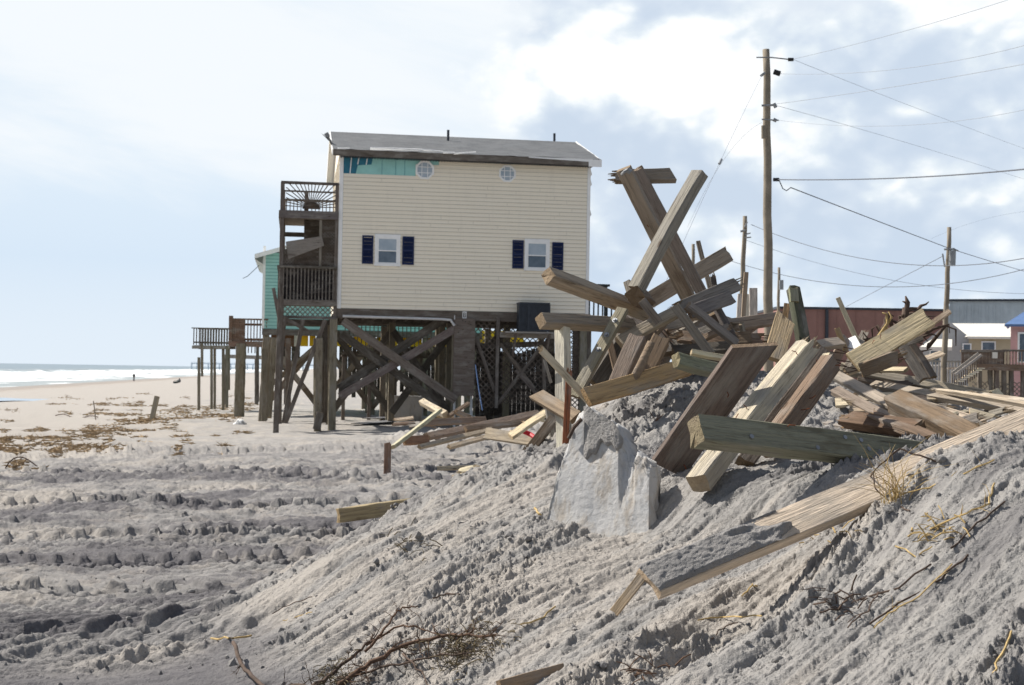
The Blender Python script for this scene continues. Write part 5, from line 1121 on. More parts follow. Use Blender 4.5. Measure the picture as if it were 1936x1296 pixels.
# ------------------------------------------------------------------ standing concrete slab
def standing_slab():
    n0 = Vector((-.50, -.80, .33)).normalized(); o0 = P(1140, 1000, 8.05)
    root = thing('concrete_block', 'big slab of broken pale concrete standing tilted in the sand mound', 'concrete slab', o0); I = WM[root.name].inverted()
    def on(px, py, off=0.0):
        r = CF + CR*((px-968)/F_PX) + CU*((648-py)/F_PX); return I@(r*(n0.dot(o0)/n0.dot(r))+n0*off)
    xs = np.linspace(1016, 1226, 84); prof = lambda x: np.interp(x, [1016,1030,1042,1058,1075,1085,1095,1105,1118,1130,1150,1165,1172,1184,1192,1200,1210,1226], [1040,985,935,872,822,790,774,768,771,783,792,800,815,850,862,846,856,875])
    nr = 90; th = .15; vs = []; fs = []; m_ = MB(); rnd = random.Random(3)
    for x in xs:
        top = prof(x)+3*math.sin(x*.5)+rnd.uniform(-2, 2)
        for j in range(nr+1):
            t = j/nr; y = top+(1075-top)*t; q = mnoise.noise(Vector((x*.016, y*.016, 2)))*.012+mnoise.noise(Vector((x*.12, y*.12, 5)))*.0025
            if x > 1172: q -= (.035 if x < 1196 else .012)*(1-min(1, max(0, (y-880)/90)))*(1+.5*mnoise.noise(Vector((x*.2, y*.05, 3))))
            if y < top+26: q += .012*mnoise.noise(Vector((x*.35, y*.35, 7)))
            q -= .03*max(0, 1-t*14); vs.append(on(x, y, q))
    nf = len(vs); k = nr+1
    for x_i, x in enumerate(xs):
        for j in (0, nr): vs.append(vs[x_i*k+j]-n0*th+Vector((rnd.uniform(-.008,.008),0,rnd.uniform(-.01,.01))))
    for i in range(len(xs)-1):
        for j in range(nr): fs.append((i*k+j, i*k+j+1, (i+1)*k+j+1, (i+1)*k+j))
        a, b = nf+i*2, nf+(i+1)*2; fs += [(i*k, (i+1)*k, b, a), (a, b, b+1, a+1)]
    # right end face: rough
    i = len(xs)-1; base = len(vs); cols = 8
    for c in range(cols+1):
        for j in range(nr+1):
            p = vs[i*k+j]; u = c/cols; q = mnoise.noise_vector(Vector((p.x*9+u*3, p.y*9, p.z*9)))*.02*(1 if c else 0); vs.append(p-n0*th*u+q+Vector((.02*math.sin(u*3),0,0)))
    for c in range(cols):
        for j in range(nr): fs.append((base+c*k+j, base+c*k+j+1, base+(c+1)*k+j+1, base+(c+1)*k+j))
    base = len(vs)
    m_.add(vs, fs); o = m_.build('slab', 'concrete', root, smooth=True)
    # sand crust stuck on the upper face
    m_ = MB(); vs = []; nx, ny = 50, 50
    for i in range(nx+1):
        for j in range(ny+1):
            u, v = i/nx, j/ny; x = 1103+(1176-1103)*u; top = prof(x)+1; bot = 862-26*u+9*math.sin(u*9)+5*math.sin(u*23); y = top+(bot-top)*v
            e = min(1, u*6, (1-u)*6, (1-v)*9); h = .001+.020*e**.5*(1+.35*mnoise.noise(Vector((x*.05, y*.05, 1))))+.004*e*mnoise.noise(Vector((x*.3,y*.3,9)))
            vs.append(on(x, y, h if e > 0 else -.02))
    m_.add(vs, [(i*(ny+1)+j, i*(ny+1)+j+1, (i+1)*(ny+1)+j+1, (i+1)*(ny+1)+j) for i in range(nx) for j in range(ny)]); m_.build('sand_crust', 'sand', root, smooth=True)
    m_ = MB(); m_.tube([on(1079,832,.03), on(1090,812,.035), on(1104,795,.03)], .012, 7); m_.build('embedded_root', 'twig', root)
standing_slab()
# septic box under the house
sb_ = thing('septic_tank', 'grey concrete box with a round hole, standing on sand behind the crossed braces', 'concrete box', P(768,782,57))
I = WM[sb_.name].inverted(); a = I@P(738,786,57); b = I@P(798,752,57)
mb = MB(); mb.box((a.x,0,a.z-.3),(b.x,.9,b.z)); mb.build('box', 'concrete', sb_); c_ = I@P(752,764,57)
mb = MB(); mb.tube([(c_.x,-.01,c_.z),(c_.x,.02,c_.z)], .075, 14); mb.build('hole', 'black', sb_); mb = MB(); mb.box((a.x-.02,-.02,b.z+.001),(b.x+.02,.92,b.z+.05)); mb.build('lid', 'concrete', sb_)
# things lying in the shade
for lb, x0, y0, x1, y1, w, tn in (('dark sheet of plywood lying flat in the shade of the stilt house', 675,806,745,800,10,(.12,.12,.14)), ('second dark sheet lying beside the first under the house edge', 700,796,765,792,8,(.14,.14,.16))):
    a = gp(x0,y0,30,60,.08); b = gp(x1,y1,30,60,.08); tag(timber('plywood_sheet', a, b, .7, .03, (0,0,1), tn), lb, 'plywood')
mb = MB(); mb.tube([P(899,690,43), P(905,735,42.6), P(912,776,42.2)], .016, 8); tag(mb.build('blue_hose', 'blue_plastic'), 'thin blue and white pole leaning beside the boxed column', 'pole')
# ------------------------------------------------------------------ roots, branches, stalks
def wiggle(pts_, amp, sub=5, rnd=random):
    out = []
    for a, b in zip(pts_[:-1], pts_[1:]):
        for k in range(sub): out.append(a.lerp(b, k/sub)+Vector([rnd.uniform(-amp, amp) for _ in range(3)]))
    out.append(pts_[-1]); return out
def twigs(mb, pts_, r, n, ln, rnd, depth=2, mi=0, up=.3):
    for _ in range(n):
        k = rnd.randrange(1, len(pts_)); p = pts_[k]; dr = (pts_[k]-pts_[k-1]).normalized()
        v = (dr*.7+Vector((rnd.gauss(0,.6), rnd.gauss(0,.6), rnd.gauss(0,.5)+up*.5))).normalized(); l = ln*rnd.uniform(.4, 1.2); q = [p]; st = 5
        for j in range(st):
            v = (v+Vector((rnd.gauss(0,.28), rnd.gauss(0,.28), rnd.gauss(0,.25)))).normalized(); q.append(q[-1]+v*l/st)
        mb.tube(q, [r*(1-.8*j/st) for j in range(st+1)], 4, mi)
        if depth > 1: twigs(mb, q, r*.6, 3, ln*.5, rnd, depth-1, mi, up)
def gpl(pts_, lift): return [gp(x, y, 4.2, 14, l if isinstance(l, float) else lift) for (x, y, *l_), l in ((p, (p[2] if len(p) > 2 else lift)) for p in pts_)]
rnd = random.Random(11)
br = thing('dead_bush', 'uprooted dead bush with red brown branches at the foot of the mound', 'dead bush', gp(760, 1250, 4.5, 9))
I = WM[br.name].inverted()
def path(pts_, lift): return [I@gp(x, y, 4.5, 12, l*.6) for (x, y), l in zip(pts_, lift)]
for nm, pp, lf, r0, mt, nt, tl in (('branch', [(560,1330),(600,1310),(655,1275),(700,1240)], (.05,.06,.10,.12), .020, 'twig', 12, .16), ('branch', [(640,1318),(700,1280),(760,1250),(850,1238),(935,1222)], (.06,.09,.12,.13,.06), .020, 'twig_red', 34, .16),
        ('branch', [(690,1262),(720,1235),(745,1208),(762,1185),(790,1178)], (.10,.14,.16,.16,.14), .011, 'twig_red', 14, .12), ('branch', [(690,1250),(760,1222),(800,1226),(845,1236)], (.12,.16,.15,.12), .009, 'twig_red', 16, .12),
        ('branch', [(760,1262),(795,1290),(820,1330)], (.10,.08,.04), .008, 'twig', 10, .12), ('branch', [(500,1325),(560,1318),(620,1322),(700,1325)], (.05,.08,.07,.04), .020, 'twig', 22, .14), ('branch', [(640,1300),(740,1285),(830,1262),(900,1248)], (.04,.07,.08,.05), .010, 'twig', 26, .15)):
    mb = MB(); q = wiggle(path(pp, lf), .008, 5, rnd); mb.tube(q, [r0*.72*(1-.65*i/len(q)) for i in range(len(q))], 7); twigs(mb, q, r0*.22, nt, tl*.72, rnd, 2, 0, .1); mb.build(nm, mt, br, smooth=True)
mb = MB()
for k in range(520):
    if k < 380: x = rnd.gauss(875, 40); y = rnd.gauss(1242+(x-875)*-.25, 16)
    else: x = rnd.gauss(625, 22); y = rnd.gauss(1290, 14)
    p = I@(P(x, y, 1)*0+gp(x, y, 4.5, 9, rnd.uniform(.0, .07))) if k % 6 == 0 or k == 0 else p0_+Vector((rnd.gauss(0,.03), rnd.gauss(0,.03), rnd.gauss(0,.02)))
    if k % 6 == 0: p0_ = p
    d_ = Vector((rnd.gauss(0,1), rnd.gauss(0,1), rnd.gauss(0,.5))).normalized()*rnd.uniform(.02,.06); mb.tube([p, p+d_*.5+Vector((0,0,.005)), p+d_], .0022, 3)
mb.build('foliage', 'needles', br)
db = MB(); q = wiggle([gp(x, y, 4.5, 12, l) for (x, y), l in zip([(441,1252),(455,1278),(480,1300),(520,1320)], (.10,.06,.03,.01))], .004, 5, rnd); db.tube(q, [.011]*len(q), 7); twigs(db, q, .004, 3, .08, rnd); tag(db.build('dead_branch', 'twig', smooth=True), 'bare dark branch arching up at the bottom left of the dead bush', 'branch')
# root clump on the right-hand boards
mb = MB(); rnd = random.Random(5); c = P(1700, 622, 12.6)
for k in range(26):
    a = c+Vector((rnd.gauss(0,.10), rnd.gauss(0,.08), rnd.gauss(-.12,.08))); b = a+Vector((rnd.gauss(.08,.14), rnd.gauss(0,.08), rnd.uniform(.02,.24))); m_ = a.lerp(b,.5)+Vector((rnd.gauss(0,.05),0,rnd.gauss(.03,.04)))
    mb.tube([a, m_, b, b+Vector((rnd.gauss(.05,.05),0,rnd.gauss(-.03,.05)))], [.02,.016,.010,.004], 5)
mb.tube([P(1700,640,12.5),P(1712,600,12.5),P(1716,572,12.5),P(1712,560,12.5)], [.03,.028,.022,.006], 6); mb.tube([P(1716,574,12.5),P(1706,570,12.5)], [.018,.004], 5)
mb.tube([P(1705,600,12.5),P(1722,584,12.5),P(1740,584,12.5),P(1744,594,12.5)], [.02,.018,.014,.006], 6)
tag(mb.build('root_stump', 'twig', smooth=True), 'dark tangled root stump standing over the big pale plank', 'root')
mb = MB(); mb.tube([P(1640,660,12.4),P(1662,636,12.4),P(1678,612,12.4),P(1676,594,12.4),P(1668,592,12.4)], [.02,.018,.014,.010,.006], 6); mb.tube([P(1672,616,12.4),P(1682,625,12.4)], [.012,.006], 5); mb.tube([P(1678,612,12.4),P(1686,600,12.4),P(1680,590,12.4)], [.012,.010,.005], 5)
tag(mb.build('root', 'straw', smooth=True), 'pale bare root bent upward left of the root stump', 'root')
mb = MB()
for k in range(14):
    a = P(rnd.uniform(1600,1680), rnd.uniform(655,705), 11.9); mb.tube([a, a+Vector((rnd.gauss(0,.12),0,rnd.uniform(-.02,.1))), a+Vector((rnd.gauss(0,.2),0,rnd.uniform(-.05,.08)))], .006, 4)
tag(mb.build('root_tangle', 'twig'), 'thin roots tangled on sand below the big pale plank', 'root')
# grass tuft on the long plank
tuft = MB(); rnd = random.Random(9); base = gp(1690, 948, 4.5, 8)
for k in range(38):
    a = base+Vector((rnd.gauss(0,.025), rnd.gauss(0,.02), -.01)); lean = Vector((rnd.gauss(-.02,.09), rnd.gauss(-.03,.05), 1)).normalized(); l = rnd.uniform(.12,.34); bend = Vector((rnd.choice([-1,-1,1,1.3])*rnd.uniform(.02,.20), rnd.gauss(0,.04), -rnd.uniform(.0,.12)))
    tuft.tube([a+lean*l*t+bend*t*t for t in (0,.25,.5,.75,1)], [.0022,.002,.0017,.0013,.0005], 3)
tag(tuft.build('grass_tuft', 'straw'), 'tuft of dry dune grass growing before the long pale plank', 'grass tuft')
wr = MB(); wr.tube(wiggle([gp(1640,930,4.5,8,.03), P(1650,893,6.25), P(1700,848,6.3), P(1738,862,6.25), P(1810,885,6.2)], .003, 4, rnd), .0045, 5); wr.tube(wiggle([P(1650,893,6.25), P(1654,925,6.2), P(1690,955,6.15), gp(1720,975,4.5,8,.02)], .003, 4, rnd), .0035, 5)
tag(wr.build('dead_reed', 'twig'), 'long bent dead stem looping over the long pale plank by the grass tuft', 'stem')
STALKS = [([(1700,960),(1760,930),(1830,900),(1880,880)], .0035,'straw','long straw stalk high on the near slope beside the grass tuft'), ([(1758,1010),(1830,985),(1870,960),(1880,920)], .004,'straw','yellow straw stalk curving down the right side of the slope'),
    ([(1645,1190),(1700,1150),(1780,1100),(1830,1060)], .004,'twig','long brown stem running down the middle of the near slope'), ([(1650,1200),(1690,1160),(1740,1135),(1800,1080)], .003,'straw','straw stem close beside the long brown stem'),
    ([(1540,1150),(1620,1140),(1700,1120),(1760,1080)], .004,'twig','curved brown twig below the long plank shadow'), ([(1320,1178),(1370,1178),(1440,1182)], .0035,'straw','short straw stalk under the foot of the long plank'),
    ([(1876,1285),(1895,1250),(1912,1210)], .004,'straw','straw stalk near the bottom right corner'), ([(1345,1215),(1365,1198),(1395,1192)], .003,'twig','thin dark twig below the short straw stalk'), ([(400,1215),(430,1212),(475,1206)], .006,'straw','golden stalk lying at the mound foot on the left'),
    ([(515,1168),(540,1155),(565,1150),(590,1135)], .003,'twig','thin curved twig low on the left slope'), ([(535,1178),(560,1172),(590,1163)], .003,'straw','straight straw below the thin curved twig'), ([(985,1190),(1020,1180),(1050,1160)], .004,'straw','yellow straw in the middle of the lower slope'),
    ([(820,1138),(845,1132),(868,1134)], .005,'twig','small dark twig lying above the dead bush'), ([(1400,1140),(1420,1125),(1432,1115)], .004,'straw','straw bit just under the long plank'), ([(1010,965),(1018,975),(1022,985)], .008,'straw','golden wood sliver left of the concrete slab'),
    ([(1600,1195),(1640,1160),(1660,1130)], .003,'twig','dark twig crossing the middle stems'), ([(1800,1050),(1850,1000),(1900,960)], .004,'twig','slender twig on the right edge of the slope'), ([(1690,1040),(1730,1060),(1762,1040)], .003,'straw','looped straw right of the plank shadow')]
for k, (pp, r, mt, lb) in enumerate(STALKS):
    mb = MB(); q = wiggle([gp(x, y, 3.9, 14, .012) for x, y in pp], .006, 4, rnd); mb.tube(q, [r]*len(q), 5)
    if mt == 'straw' and len(pp) > 3: twigs(mb, q, r*.6, 6, .08, rnd, 1)
    tag(mb.build('dry_stalk', mt), lb, 'stalk', 'dry stalks strewn on the mound')
for lb, cx, cy, n_, mt in (('knot of straw and twigs in the middle of the near slope', 1590, 1150, 26, 'twig'), ('reddish bark tangle at the bottom centre', 1240, 1275, 18, 'twig_red'), ('matted straw hanging on the right side of the slope', 1770, 1010, 30, 'straw'), ('dark moss and root mat on the left slope', 775, 1030, 34, 'needles'), ('straw wisps under the long pale plank', 1560, 1010, 22, 'straw')):
    mb = MB()
    for k in range(n_):
        a = gp(cx+rnd.gauss(0,26), cy+rnd.gauss(0,12), 3.9, 12, .008); v = Vector((rnd.gauss(0,1), rnd.gauss(0,.6), rnd.gauss(.1,.35))).normalized()*rnd.uniform(.03,.11); mb.tube([a, a+v*.5+Vector((0,0,.008)), a+v], rnd.uniform(.0015,.004), 4)
    tag(mb.build('twig_tangle', mt), lb, 'twig tangle')
for lb, x, y, l in (('orange pine needle cluster behind the concrete slab', 1240, 800, .09), ('orange needles on the sand below the golden board', 1290, 722, .07)):
    mb = MB(); a = gp(x, y, 5, 16, .0)
    for k in range(5): mb.tube([a, a+Vector((rnd.gauss(0,.03),0,l*rnd.uniform(.5,1)))], .0035, 4)
    tag(mb.build('pine_needles', 'twig_red'), lb, 'pine needles')
# clods strewn over the mound and the flat (uncountable)
def clods():
    r_ = np.random.RandomState(4); n = 5200; X = r_.uniform(-2.3, 3.2, n); Y = r_.uniform(4.2, 11.5, n); keep = macro(X, Y)-zbase(X, Y) > .04
    u = fbm((X*-.8+Y*-.6)*.5+9, (-X*-.6+Y*-.8)*1.1, 4, 61); keep &= (u > r_.uniform(-.3, .5, n)); X, Y = X[keep], Y[keep]
    X2 = r_.uniform(-5, 1, 1500); Y2 = r_.uniform(7, 20, 1500); k2 = macro(X2, Y2)-zbase(X2, Y2) < .04; X = np.r_[X, X2[k2]]; Y = np.r_[Y, Y2[k2]]
    Z = ground_h(X, Y); s = np.minimum(.024, .0060*np.exp(r_.gumbel(0, .42, len(X))))
    ph = (1+5**.5)/2; iv = np.array([(-1,ph,0),(1,ph,0),(-1,-ph,0),(1,-ph,0),(0,-1,ph),(0,1,ph),(0,-1,-ph),(0,1,-ph),(ph,0,-1),(ph,0,1),(-ph,0,-1),(-ph,0,1)])/1.9
    fc = np.array([(0,11,5),(0,5,1),(0,1,7),(0,7,10),(0,10,11),(1,5,9),(5,11,4),(11,10,2),(10,7,6),(7,1,8),(3,9,4),(3,4,2),(3,2,6),(3,6,8),(3,8,9),(4,9,5),(2,4,11),(6,2,10),(8,6,7),(9,8,1)])
    V = iv[None]*(1+r_.uniform(-.32,.32,(len(X),12,1)))*s[:,None,None]*r_.uniform(.7,1.35,(len(X),1,3)); V = V+np.stack([X,Y,Z+s*.3],-1)[:,None,:]
    Fc = fc[None]+(np.arange(len(X))*12)[:,None,None]; me = bpy.data.meshes.new('sand_clods'); me.from_pydata(V.reshape(-1,3).tolist(), [], Fc.reshape(-1,3).tolist()); me.materials.append(MATS['sand'])
    at = me.attributes.new('dark', 'FLOAT', 'POINT'); at.data.foreach_set('value', np.repeat(r_.uniform(0,.6,len(X)), 12).astype(np.float32)); me.update()
    o = bpy.data.objects.new('sand_clods', me); link(o); tag(o, kind='stuff'); tag(o, 'small clods of grey sand strewn over the mound and the flat', 'sand clods')
clods()
# seaweed wrack
def wrack():
    r_ = np.random.RandomState(6); P_ = [(85,834,85,8,480),(20,848,40,6,180),(130,846,60,6,260),(170,818,40,6,260),(215,812,70,7,650),(265,800,60,5,420),(290,795,40,7,380),(195,765,30,3,200),(250,766,26,4,240),(300,768,20,3,110),(345,776,40,5,320),(400,772,40,5,260),(230,786,40,3,200),(420,787,40,5,340),(355,790,60,4,260),(350,822,20,3,110),(75,812,16,3,90),(10,838,16,4,180),
          (35,852,16,5,120),(108,855,14,5,120),(35,875,22,6,140),(60,890,25,6,120),(470,765,20,4,140),(275,745,14,2,60),(100,765,12,2,50),(185,782,16,3,100),(455,775,30,4,200),(175,852,70,5,160),(200,848,40,6,120)]+[(r_.uniform(0,470), r_.uniform(748,862), r_.uniform(5,22), r_.uniform(1.5,3), int(r_.uniform(15,60))) for _ in range(60)]
    vs = []; fs = []
    for cx, cy, rx, ry, n in P_:
        n = int(n*.72); th = r_.uniform(0, 6.28, n); rr = r_.uniform(0, 1, n)**.6; lump = 1+.3*np.sin(th*3+cx); px = cx+rx*rr*np.cos(th)*lump; py = cy+ry*rr*np.sin(th)*lump; X, Y = flat_pts(px, py); Z = ground_h(X, Y)+r_.exponential(.018, n)*(1-rr*.6)
        L = r_.uniform(.10, .42, n); a = r_.uniform(0, 6.28, n); dz = r_.normal(0, .06, n); w = r_.uniform(.003, .012, n)
        for i in range(n):
            b = len(vs); c, s = math.cos(a[i]), math.sin(a[i]); x, y, z = X[i], Y[i], Z[i]; l = L[i]/2
            vs += [(x-c*l, y-s*l, z), (x-s*w[i], y+c*w[i], z+.012), (x+s*w[i], y-c*w[i], z+.015+w[i]), (x+c*l, y+s*l, z+dz[i]), (x, y, z-.02)]; fs += [(b,b+1,b+2),(b+1,b+3,b+2),(b,b+2,b+4),(b+2,b+3,b+4)]
    me = bpy.data.meshes.new('seaweed_wrack'); me.from_pydata(vs, [], fs); me.materials.append(MATS['wrack']); me.update(); o = bpy.data.objects.new('seaweed_wrack', me); link(o); tag(o, 'brown dry seaweed and reed wrack strewn along the beach', 'seaweed', None, 'stuff')
wrack()
# ------------------------------------------------------------------ people far down the beach
def person(label, loc, rz, joints, edges, radii, clothes):
    me = bpy.data.meshes.new('person'); me.from_pydata(joints, edges, []); o = bpy.data.objects.new('person', me); link(o, None, Matrix.Translation(loc) @ Matrix.Rotation(rz, 4, 'Z')); tag(o, label, 'person')
    sk = o.modifiers.new('skin', 'SKIN'); sd_ = o.modifiers.new('sub', 'SUBSURF'); sd_.levels = 1; sd_.render_levels = 1
    for v, r in zip(me.skin_vertices[0].data, radii): v.radius = (r, r)
    me.skin_vertices[0].data[0].use_root = True; me.materials.append(MATS['skin'])
    I = [Vector(j) for j in joints]
    for nm, mt, chains in clothes:
        mb = MB()
        for ch, r in chains: mb.tube([I[k] for k in ch], r, 10)
        mb.build(nm, mt, o, smooth=True)
J = [(0,0,.95),(0,0,1.2),(0,0,1.42),(0,0,1.52),(0,.01,1.66),(-.18,0,1.40),(-.23,.03,1.12),(-.17,-.12,1.0),(.18,0,1.40),(.23,.03,1.12),(.2,-.1,.9),(-.09,0,.9),(-.11,.04,.5),(-.10,0,.06),(-.10,-.14,.03),(.09,0,.9),(.12,-.02,.5),(.12,.02,.06),(.12,-.12,.03)]
E = [(0,1),(1,2),(2,3),(3,4),(2,5),(5,6),(6,7),(2,8),(8,9),(9,10),(0,11),(11,12),(12,13),(13,14),(0,15),(15,16),(16,17),(17,18)]
R_ = [.14,.14,.13,.055,.10,.065,.045,.035,.065,.045,.035,.09,.065,.045,.035,.09,.065,.045,.035]
q = P(253,721,300); gz_ = float(zbase(np.array([q.x]), np.array([q.y]))[0])
person('person in an olive jacket and dark trousers standing near the surf', (q.x, q.y, max(gz_,-3.6)), .3, J, E, R_, [('jacket','cloth_dark',[((0,1,2),.19),((2,5,6),.085),((2,8,9),.085)]),('trousers','cloth_grey',[((0,11,12,13),.09),((0,15,16,17),.09)]),('hair','black',[((3,4),.09)])])
J2 = [(0,0,.2),(0,.04,.45),(0,.02,.66),(0,0,.74),(0,-.02,.86),(-.17,0,.62),(-.24,-.12,.42),(-.16,-.30,.38),(.17,0,.62),(.24,-.12,.42),(.15,-.30,.38),(-.1,-.05,.18),(-.14,-.38,.45),(-.14,-.48,.06),(-.14,-.60,.04),(.1,-.05,.18),(.14,-.38,.45),(.14,-.48,.06),(.14,-.60,.04)]
q = P(339,729,235); gz_ = float(zbase(np.array([q.x]), np.array([q.y]))[0])
person('person in dark clothes sitting on the beach with knees drawn up', (q.x, q.y, gz_), -.6, J2, E, R_, [('jacket','cloth_grey',[((0,1,2),.2),((2,5,6),.085),((2,8,9),.085)]),('trousers','cloth_dark',[((0,11,12,13),.1),((0,15,16,17),.1)]),('hair','black',[((3,4),.10)])])
q = P(331,729,235); gz_ = float(zbase(np.array([q.x]), np.array([q.y]))[0]); t = thing('beach_bag', 'small dark bag on the sand left of the sitting person', 'bag', (q.x, q.y, gz_))
mb = MB(); mb.box((-.3,-.15,0),(.3,.15,.34)); mb.build('body', 'cloth_dark', t); mb = MB(); mb.tube([(-.2,0,.34),(-.12,0,.5),(.12,0,.5),(.2,0,.34)], .02, 6); mb.build('handle', 'black', t)
# ------------------------------------------------------------------ fishing pier on the horizon
pr = thing('fishing_pier', 'long faint fishing pier on thin piles at the horizon', 'pier', (-345, 1480, -3.6)); mb = MB(); mb.box((0,0,6.3),(150,5,7.1)); mb.box((0,0,7.8),(150,.3,8.1)); mb.build('deck', 'pier', pr); mb = MB()
for k in range(26): mb.box((k*6,0,-2),(k*6+.5,.5,6.3)); mb.box((k*6,4,-2),(k*6+.5,4.5,6.3)); mb.box((k*6+.1,0,7.1),(k*6+.3,.2,7.8))
mb.build('piles', 'pier', pr)
# ------------------------------------------------------------------ utility poles and lines
def pole(label, top, bot, w0, w1, hw_=None):
    t = thing('utility_pole', label, 'utility pole', (P(*bot).x, P(*bot).y, -2.0), 0, 'wooden utility poles'); I = WM[t.name].inverted(); a, b = I@P(*top), I@P(*bot); b = b+(b-a).normalized()*1.0
    mb = MB(); n = 14; d = top[2]; mb.tube([b.lerp(a, k/n)+Vector((.015*math.sin(k*2.1),0,0)) for k in range(n+1)], [(w1+(w0-w1)*k/n)*d/F_PX/2 for k in range(n+1)], 14); mb.build('pole', 'pole', t, smooth=True)
    return t, I
t, I = pole('tallest brown utility pole, right of centre', (1449,94,38), (1454,760,38), 13, 20)
D = 37.8
for nm, mt, pl, r in (('bracket','steel',[(1430,109),(1458,109),(1494,113)],.018),('insulator','black',[(1490,113),(1500,113)],.05),('insulator','black',[(1463,136),(1475,140)],.075),('bracket','steel',[(1440,200),(1466,199)],.03),('insulator','steel',[(1463,196),(1467,204)],.05),('bracket','steel',[(1440,226),(1472,228)],.02),('insulator','steel',[(1462,226),(1468,229)],.05),('clamp','black',[(1462,340),(1473,340)],.05),('clamp','steel',[(1438,144),(1446,138)],.04)):
    mb = MB(); mb.tube([I@P(x,y,D) for x, y in pl], r, 8); mb.build(nm, mt, t)
mb = MB(); mb.tube([I@P(1444,238,D), I@P(1444,262,D)], .07, 8); mb.build('splice_plate', 'pole', t)
t, I = pole('thin utility pole leaning slightly, left of the tallest pole', (1409,409,62), (1394,760,62), 8, 11)
for pl, r in (([(1400,438),(1409,436)],.05),([(1408,444),(1419,441)],.03),([(1408,450),(1420,449)],.03),([(1408,430),(1413,420)],.03)): mb = MB(); mb.tube([I@P(x,y,61.8) for x, y in pl], r, 6); mb.build('bracket', 'steel', t)
t, I = pole('short distant utility pole just right of the tallest pole', (1473,506,95), (1468,760,95), 5, 7)
mb = MB(); mb.tube([I@P(1477,530,94.5), I@P(1477,548,94.5)], .16, 10); mb.build('transformer', 'steel', t)
t, I = pole('utility pole with a grey transformer can, at the right side', (1795,430,58), (1781,790,58), 8, 13)
mb = MB(); mb.tube([I@P(1801,474,57.6), I@P(1800,503,57.6)], .14, 12); mb.build('transformer', 'steel', t)
for pl, r in (([(1785,472),(1805,471)],.04),([(1782,480),(1786,505)],.03),([(1801,470),(1812,475)],.03)): mb = MB(); mb.tube([I@P(x,y,57.6) for x, y in pl], r, 6); mb.build('bracket', 'steel', t)
t, I = pole('broken top of a far utility pole between the X and the wide rising board', (1311,462,70), (1304,760,70), 6, 8)
WIRES = [('highest wire running up and off the right of the frame', (1500,112,37.8),(1700,62,30),(1960,-18,22),.007), ('second wire rising gently to the right', (1476,140,37.8),(1700,131,30),(1960,80,22),.007),
    ('third wire rising to the right from the middle bracket', (1468,197,37.8),(1700,163,30),(1960,117,22),.008), ('wire sagging down from the top bracket to the right edge', (1500,113,37.8),(1720,200,52),(1960,290,75),.007),
    ('wire sloping down right from the middle bracket', (1468,200,37.8),(1700,266,50),(1960,347,72),.007), ('faint wire sagging level to the right edge', (1472,228,37.8),(1700,238,31),(1960,203,24),.006),
    ('thick black cable running level to the right edge', (1470,340,37.8),(1700,337,31),(1960,318,24),.016), ('thick cable sloping down to the transformer pole', (1495,355,38.2),(1640,411,46),(1792,469,57.5),.017),
    ('thick cable going on down right from the transformer pole', (1792,469,57.5),(1865,492,66),(1960,520,80),.017), ('thin sagging cable from the leaning thin pole to the right edge', (1420,425,62),(1700,499,50),(1960,484,40),.015),
    ('faint lower line from the leaning thin pole', (1412,455,62),(1650,523,60),(1960,556,60),.010), ('low sagging line crossing behind the tallest pole', (1370,490,66),(1680,543,58),(1960,503,50),.015),
    ('guy wire running steeply down left from the tallest pole', (1441,142,37.8),(1362,305,30),(1230,600,20),.006), ('faint thin line beside the guy wire', (1440,232,38),(1370,300,42),(1300,430,48),.005),
    ('service drop running down left from the transformer pole to the red building', (1784,484,57.6),(1690,533,76),(1600,580,94),.016), ('faint far line rising behind the transformer pole', (1760,452,75),(1850,418,80),(1960,398,85),.006)]
for lb, a, b, c, r in WIRES:
    pts_ = []
    tb = (b[0]-a[0])/(c[0]-a[0])
    for k in range(25):
        t_ = k/24; l0 = (t_-tb)*(t_-1)/(tb*1.0); l1 = t_*(t_-1)/(tb*(tb-1)); l2 = t_*(t_-tb)/(1-tb)
        pts_.append(P(a[0]*l0+b[0]*l1+c[0]*l2, a[1]*l0+b[1]*l1+c[1]*l2, a[2]*l0+b[2]*l1+c[2]*l2))
    mb = MB(); mb.tube(pts_, r*(.8 if r < .012 else .9), 5); tag(mb.build('power_line', 'wire' if r > .014 else 'wire_pale'), lb, 'power line')
mb = MB(); mb.tube([P(1473,341,37.8),P(1480,357,37.8),P(1487,361,37.8),P(1495,355,37.9)], .014, 6); tag(mb.build('power_line', 'wire'), 'short drooping loop of cable beside the tallest pole', 'power line')
mb = MB(); mb.tube([P(1364,302,30.1),P(1360,310,29.9)], .03, 8); tag(mb.build('guy_insulator', 'steel'), 'small grey strain insulator halfway down the guy wire', 'insulator')
# ------------------------------------------------------------------ buildings on the right
BD = [0.0]
def bthing(nm, label, px, d, rz=0.0):
    p = P(px, 760, d); t = thing(nm, label, 'building', (p.x, d, -2.0), math.radians(rz)); BD[0] = d; return t, WM[t.name].inverted()
def pl(I, px, py, d):
    r = CF + CR*((px-968)/F_PX) + CU*((648-py)/F_PX); o = I@Vector((0,0,0)); q = I.to_3x3()@r
    return o+q*((d-BD[0]-o.y)/q.y)
t, I = bthing('red_building', 'long low red brown building with a flat roof behind the debris', 1640, 96)
a, b = pl(I,1472,584,96), pl(I,1790,596,96); mb = MB(); mb.box((a.x,0,-1),(b.x,14,a.z)); mb.build('wall', 'brick_red', t)
mb = MB(); mb.box((a.x-.1,-.12,a.z+.001),(b.x+.1,14.1,a.z+.16)); mb.build('roof_edge', 'dark_metal', t); c_ = pl(I,1560,600,96).x; mb = MB(); mb.box((c_,-.2,-.5),(c_+.2,-.01,a.z-.02)); mb.build('downspout', 'dark_metal', t)
mb = MB(); 
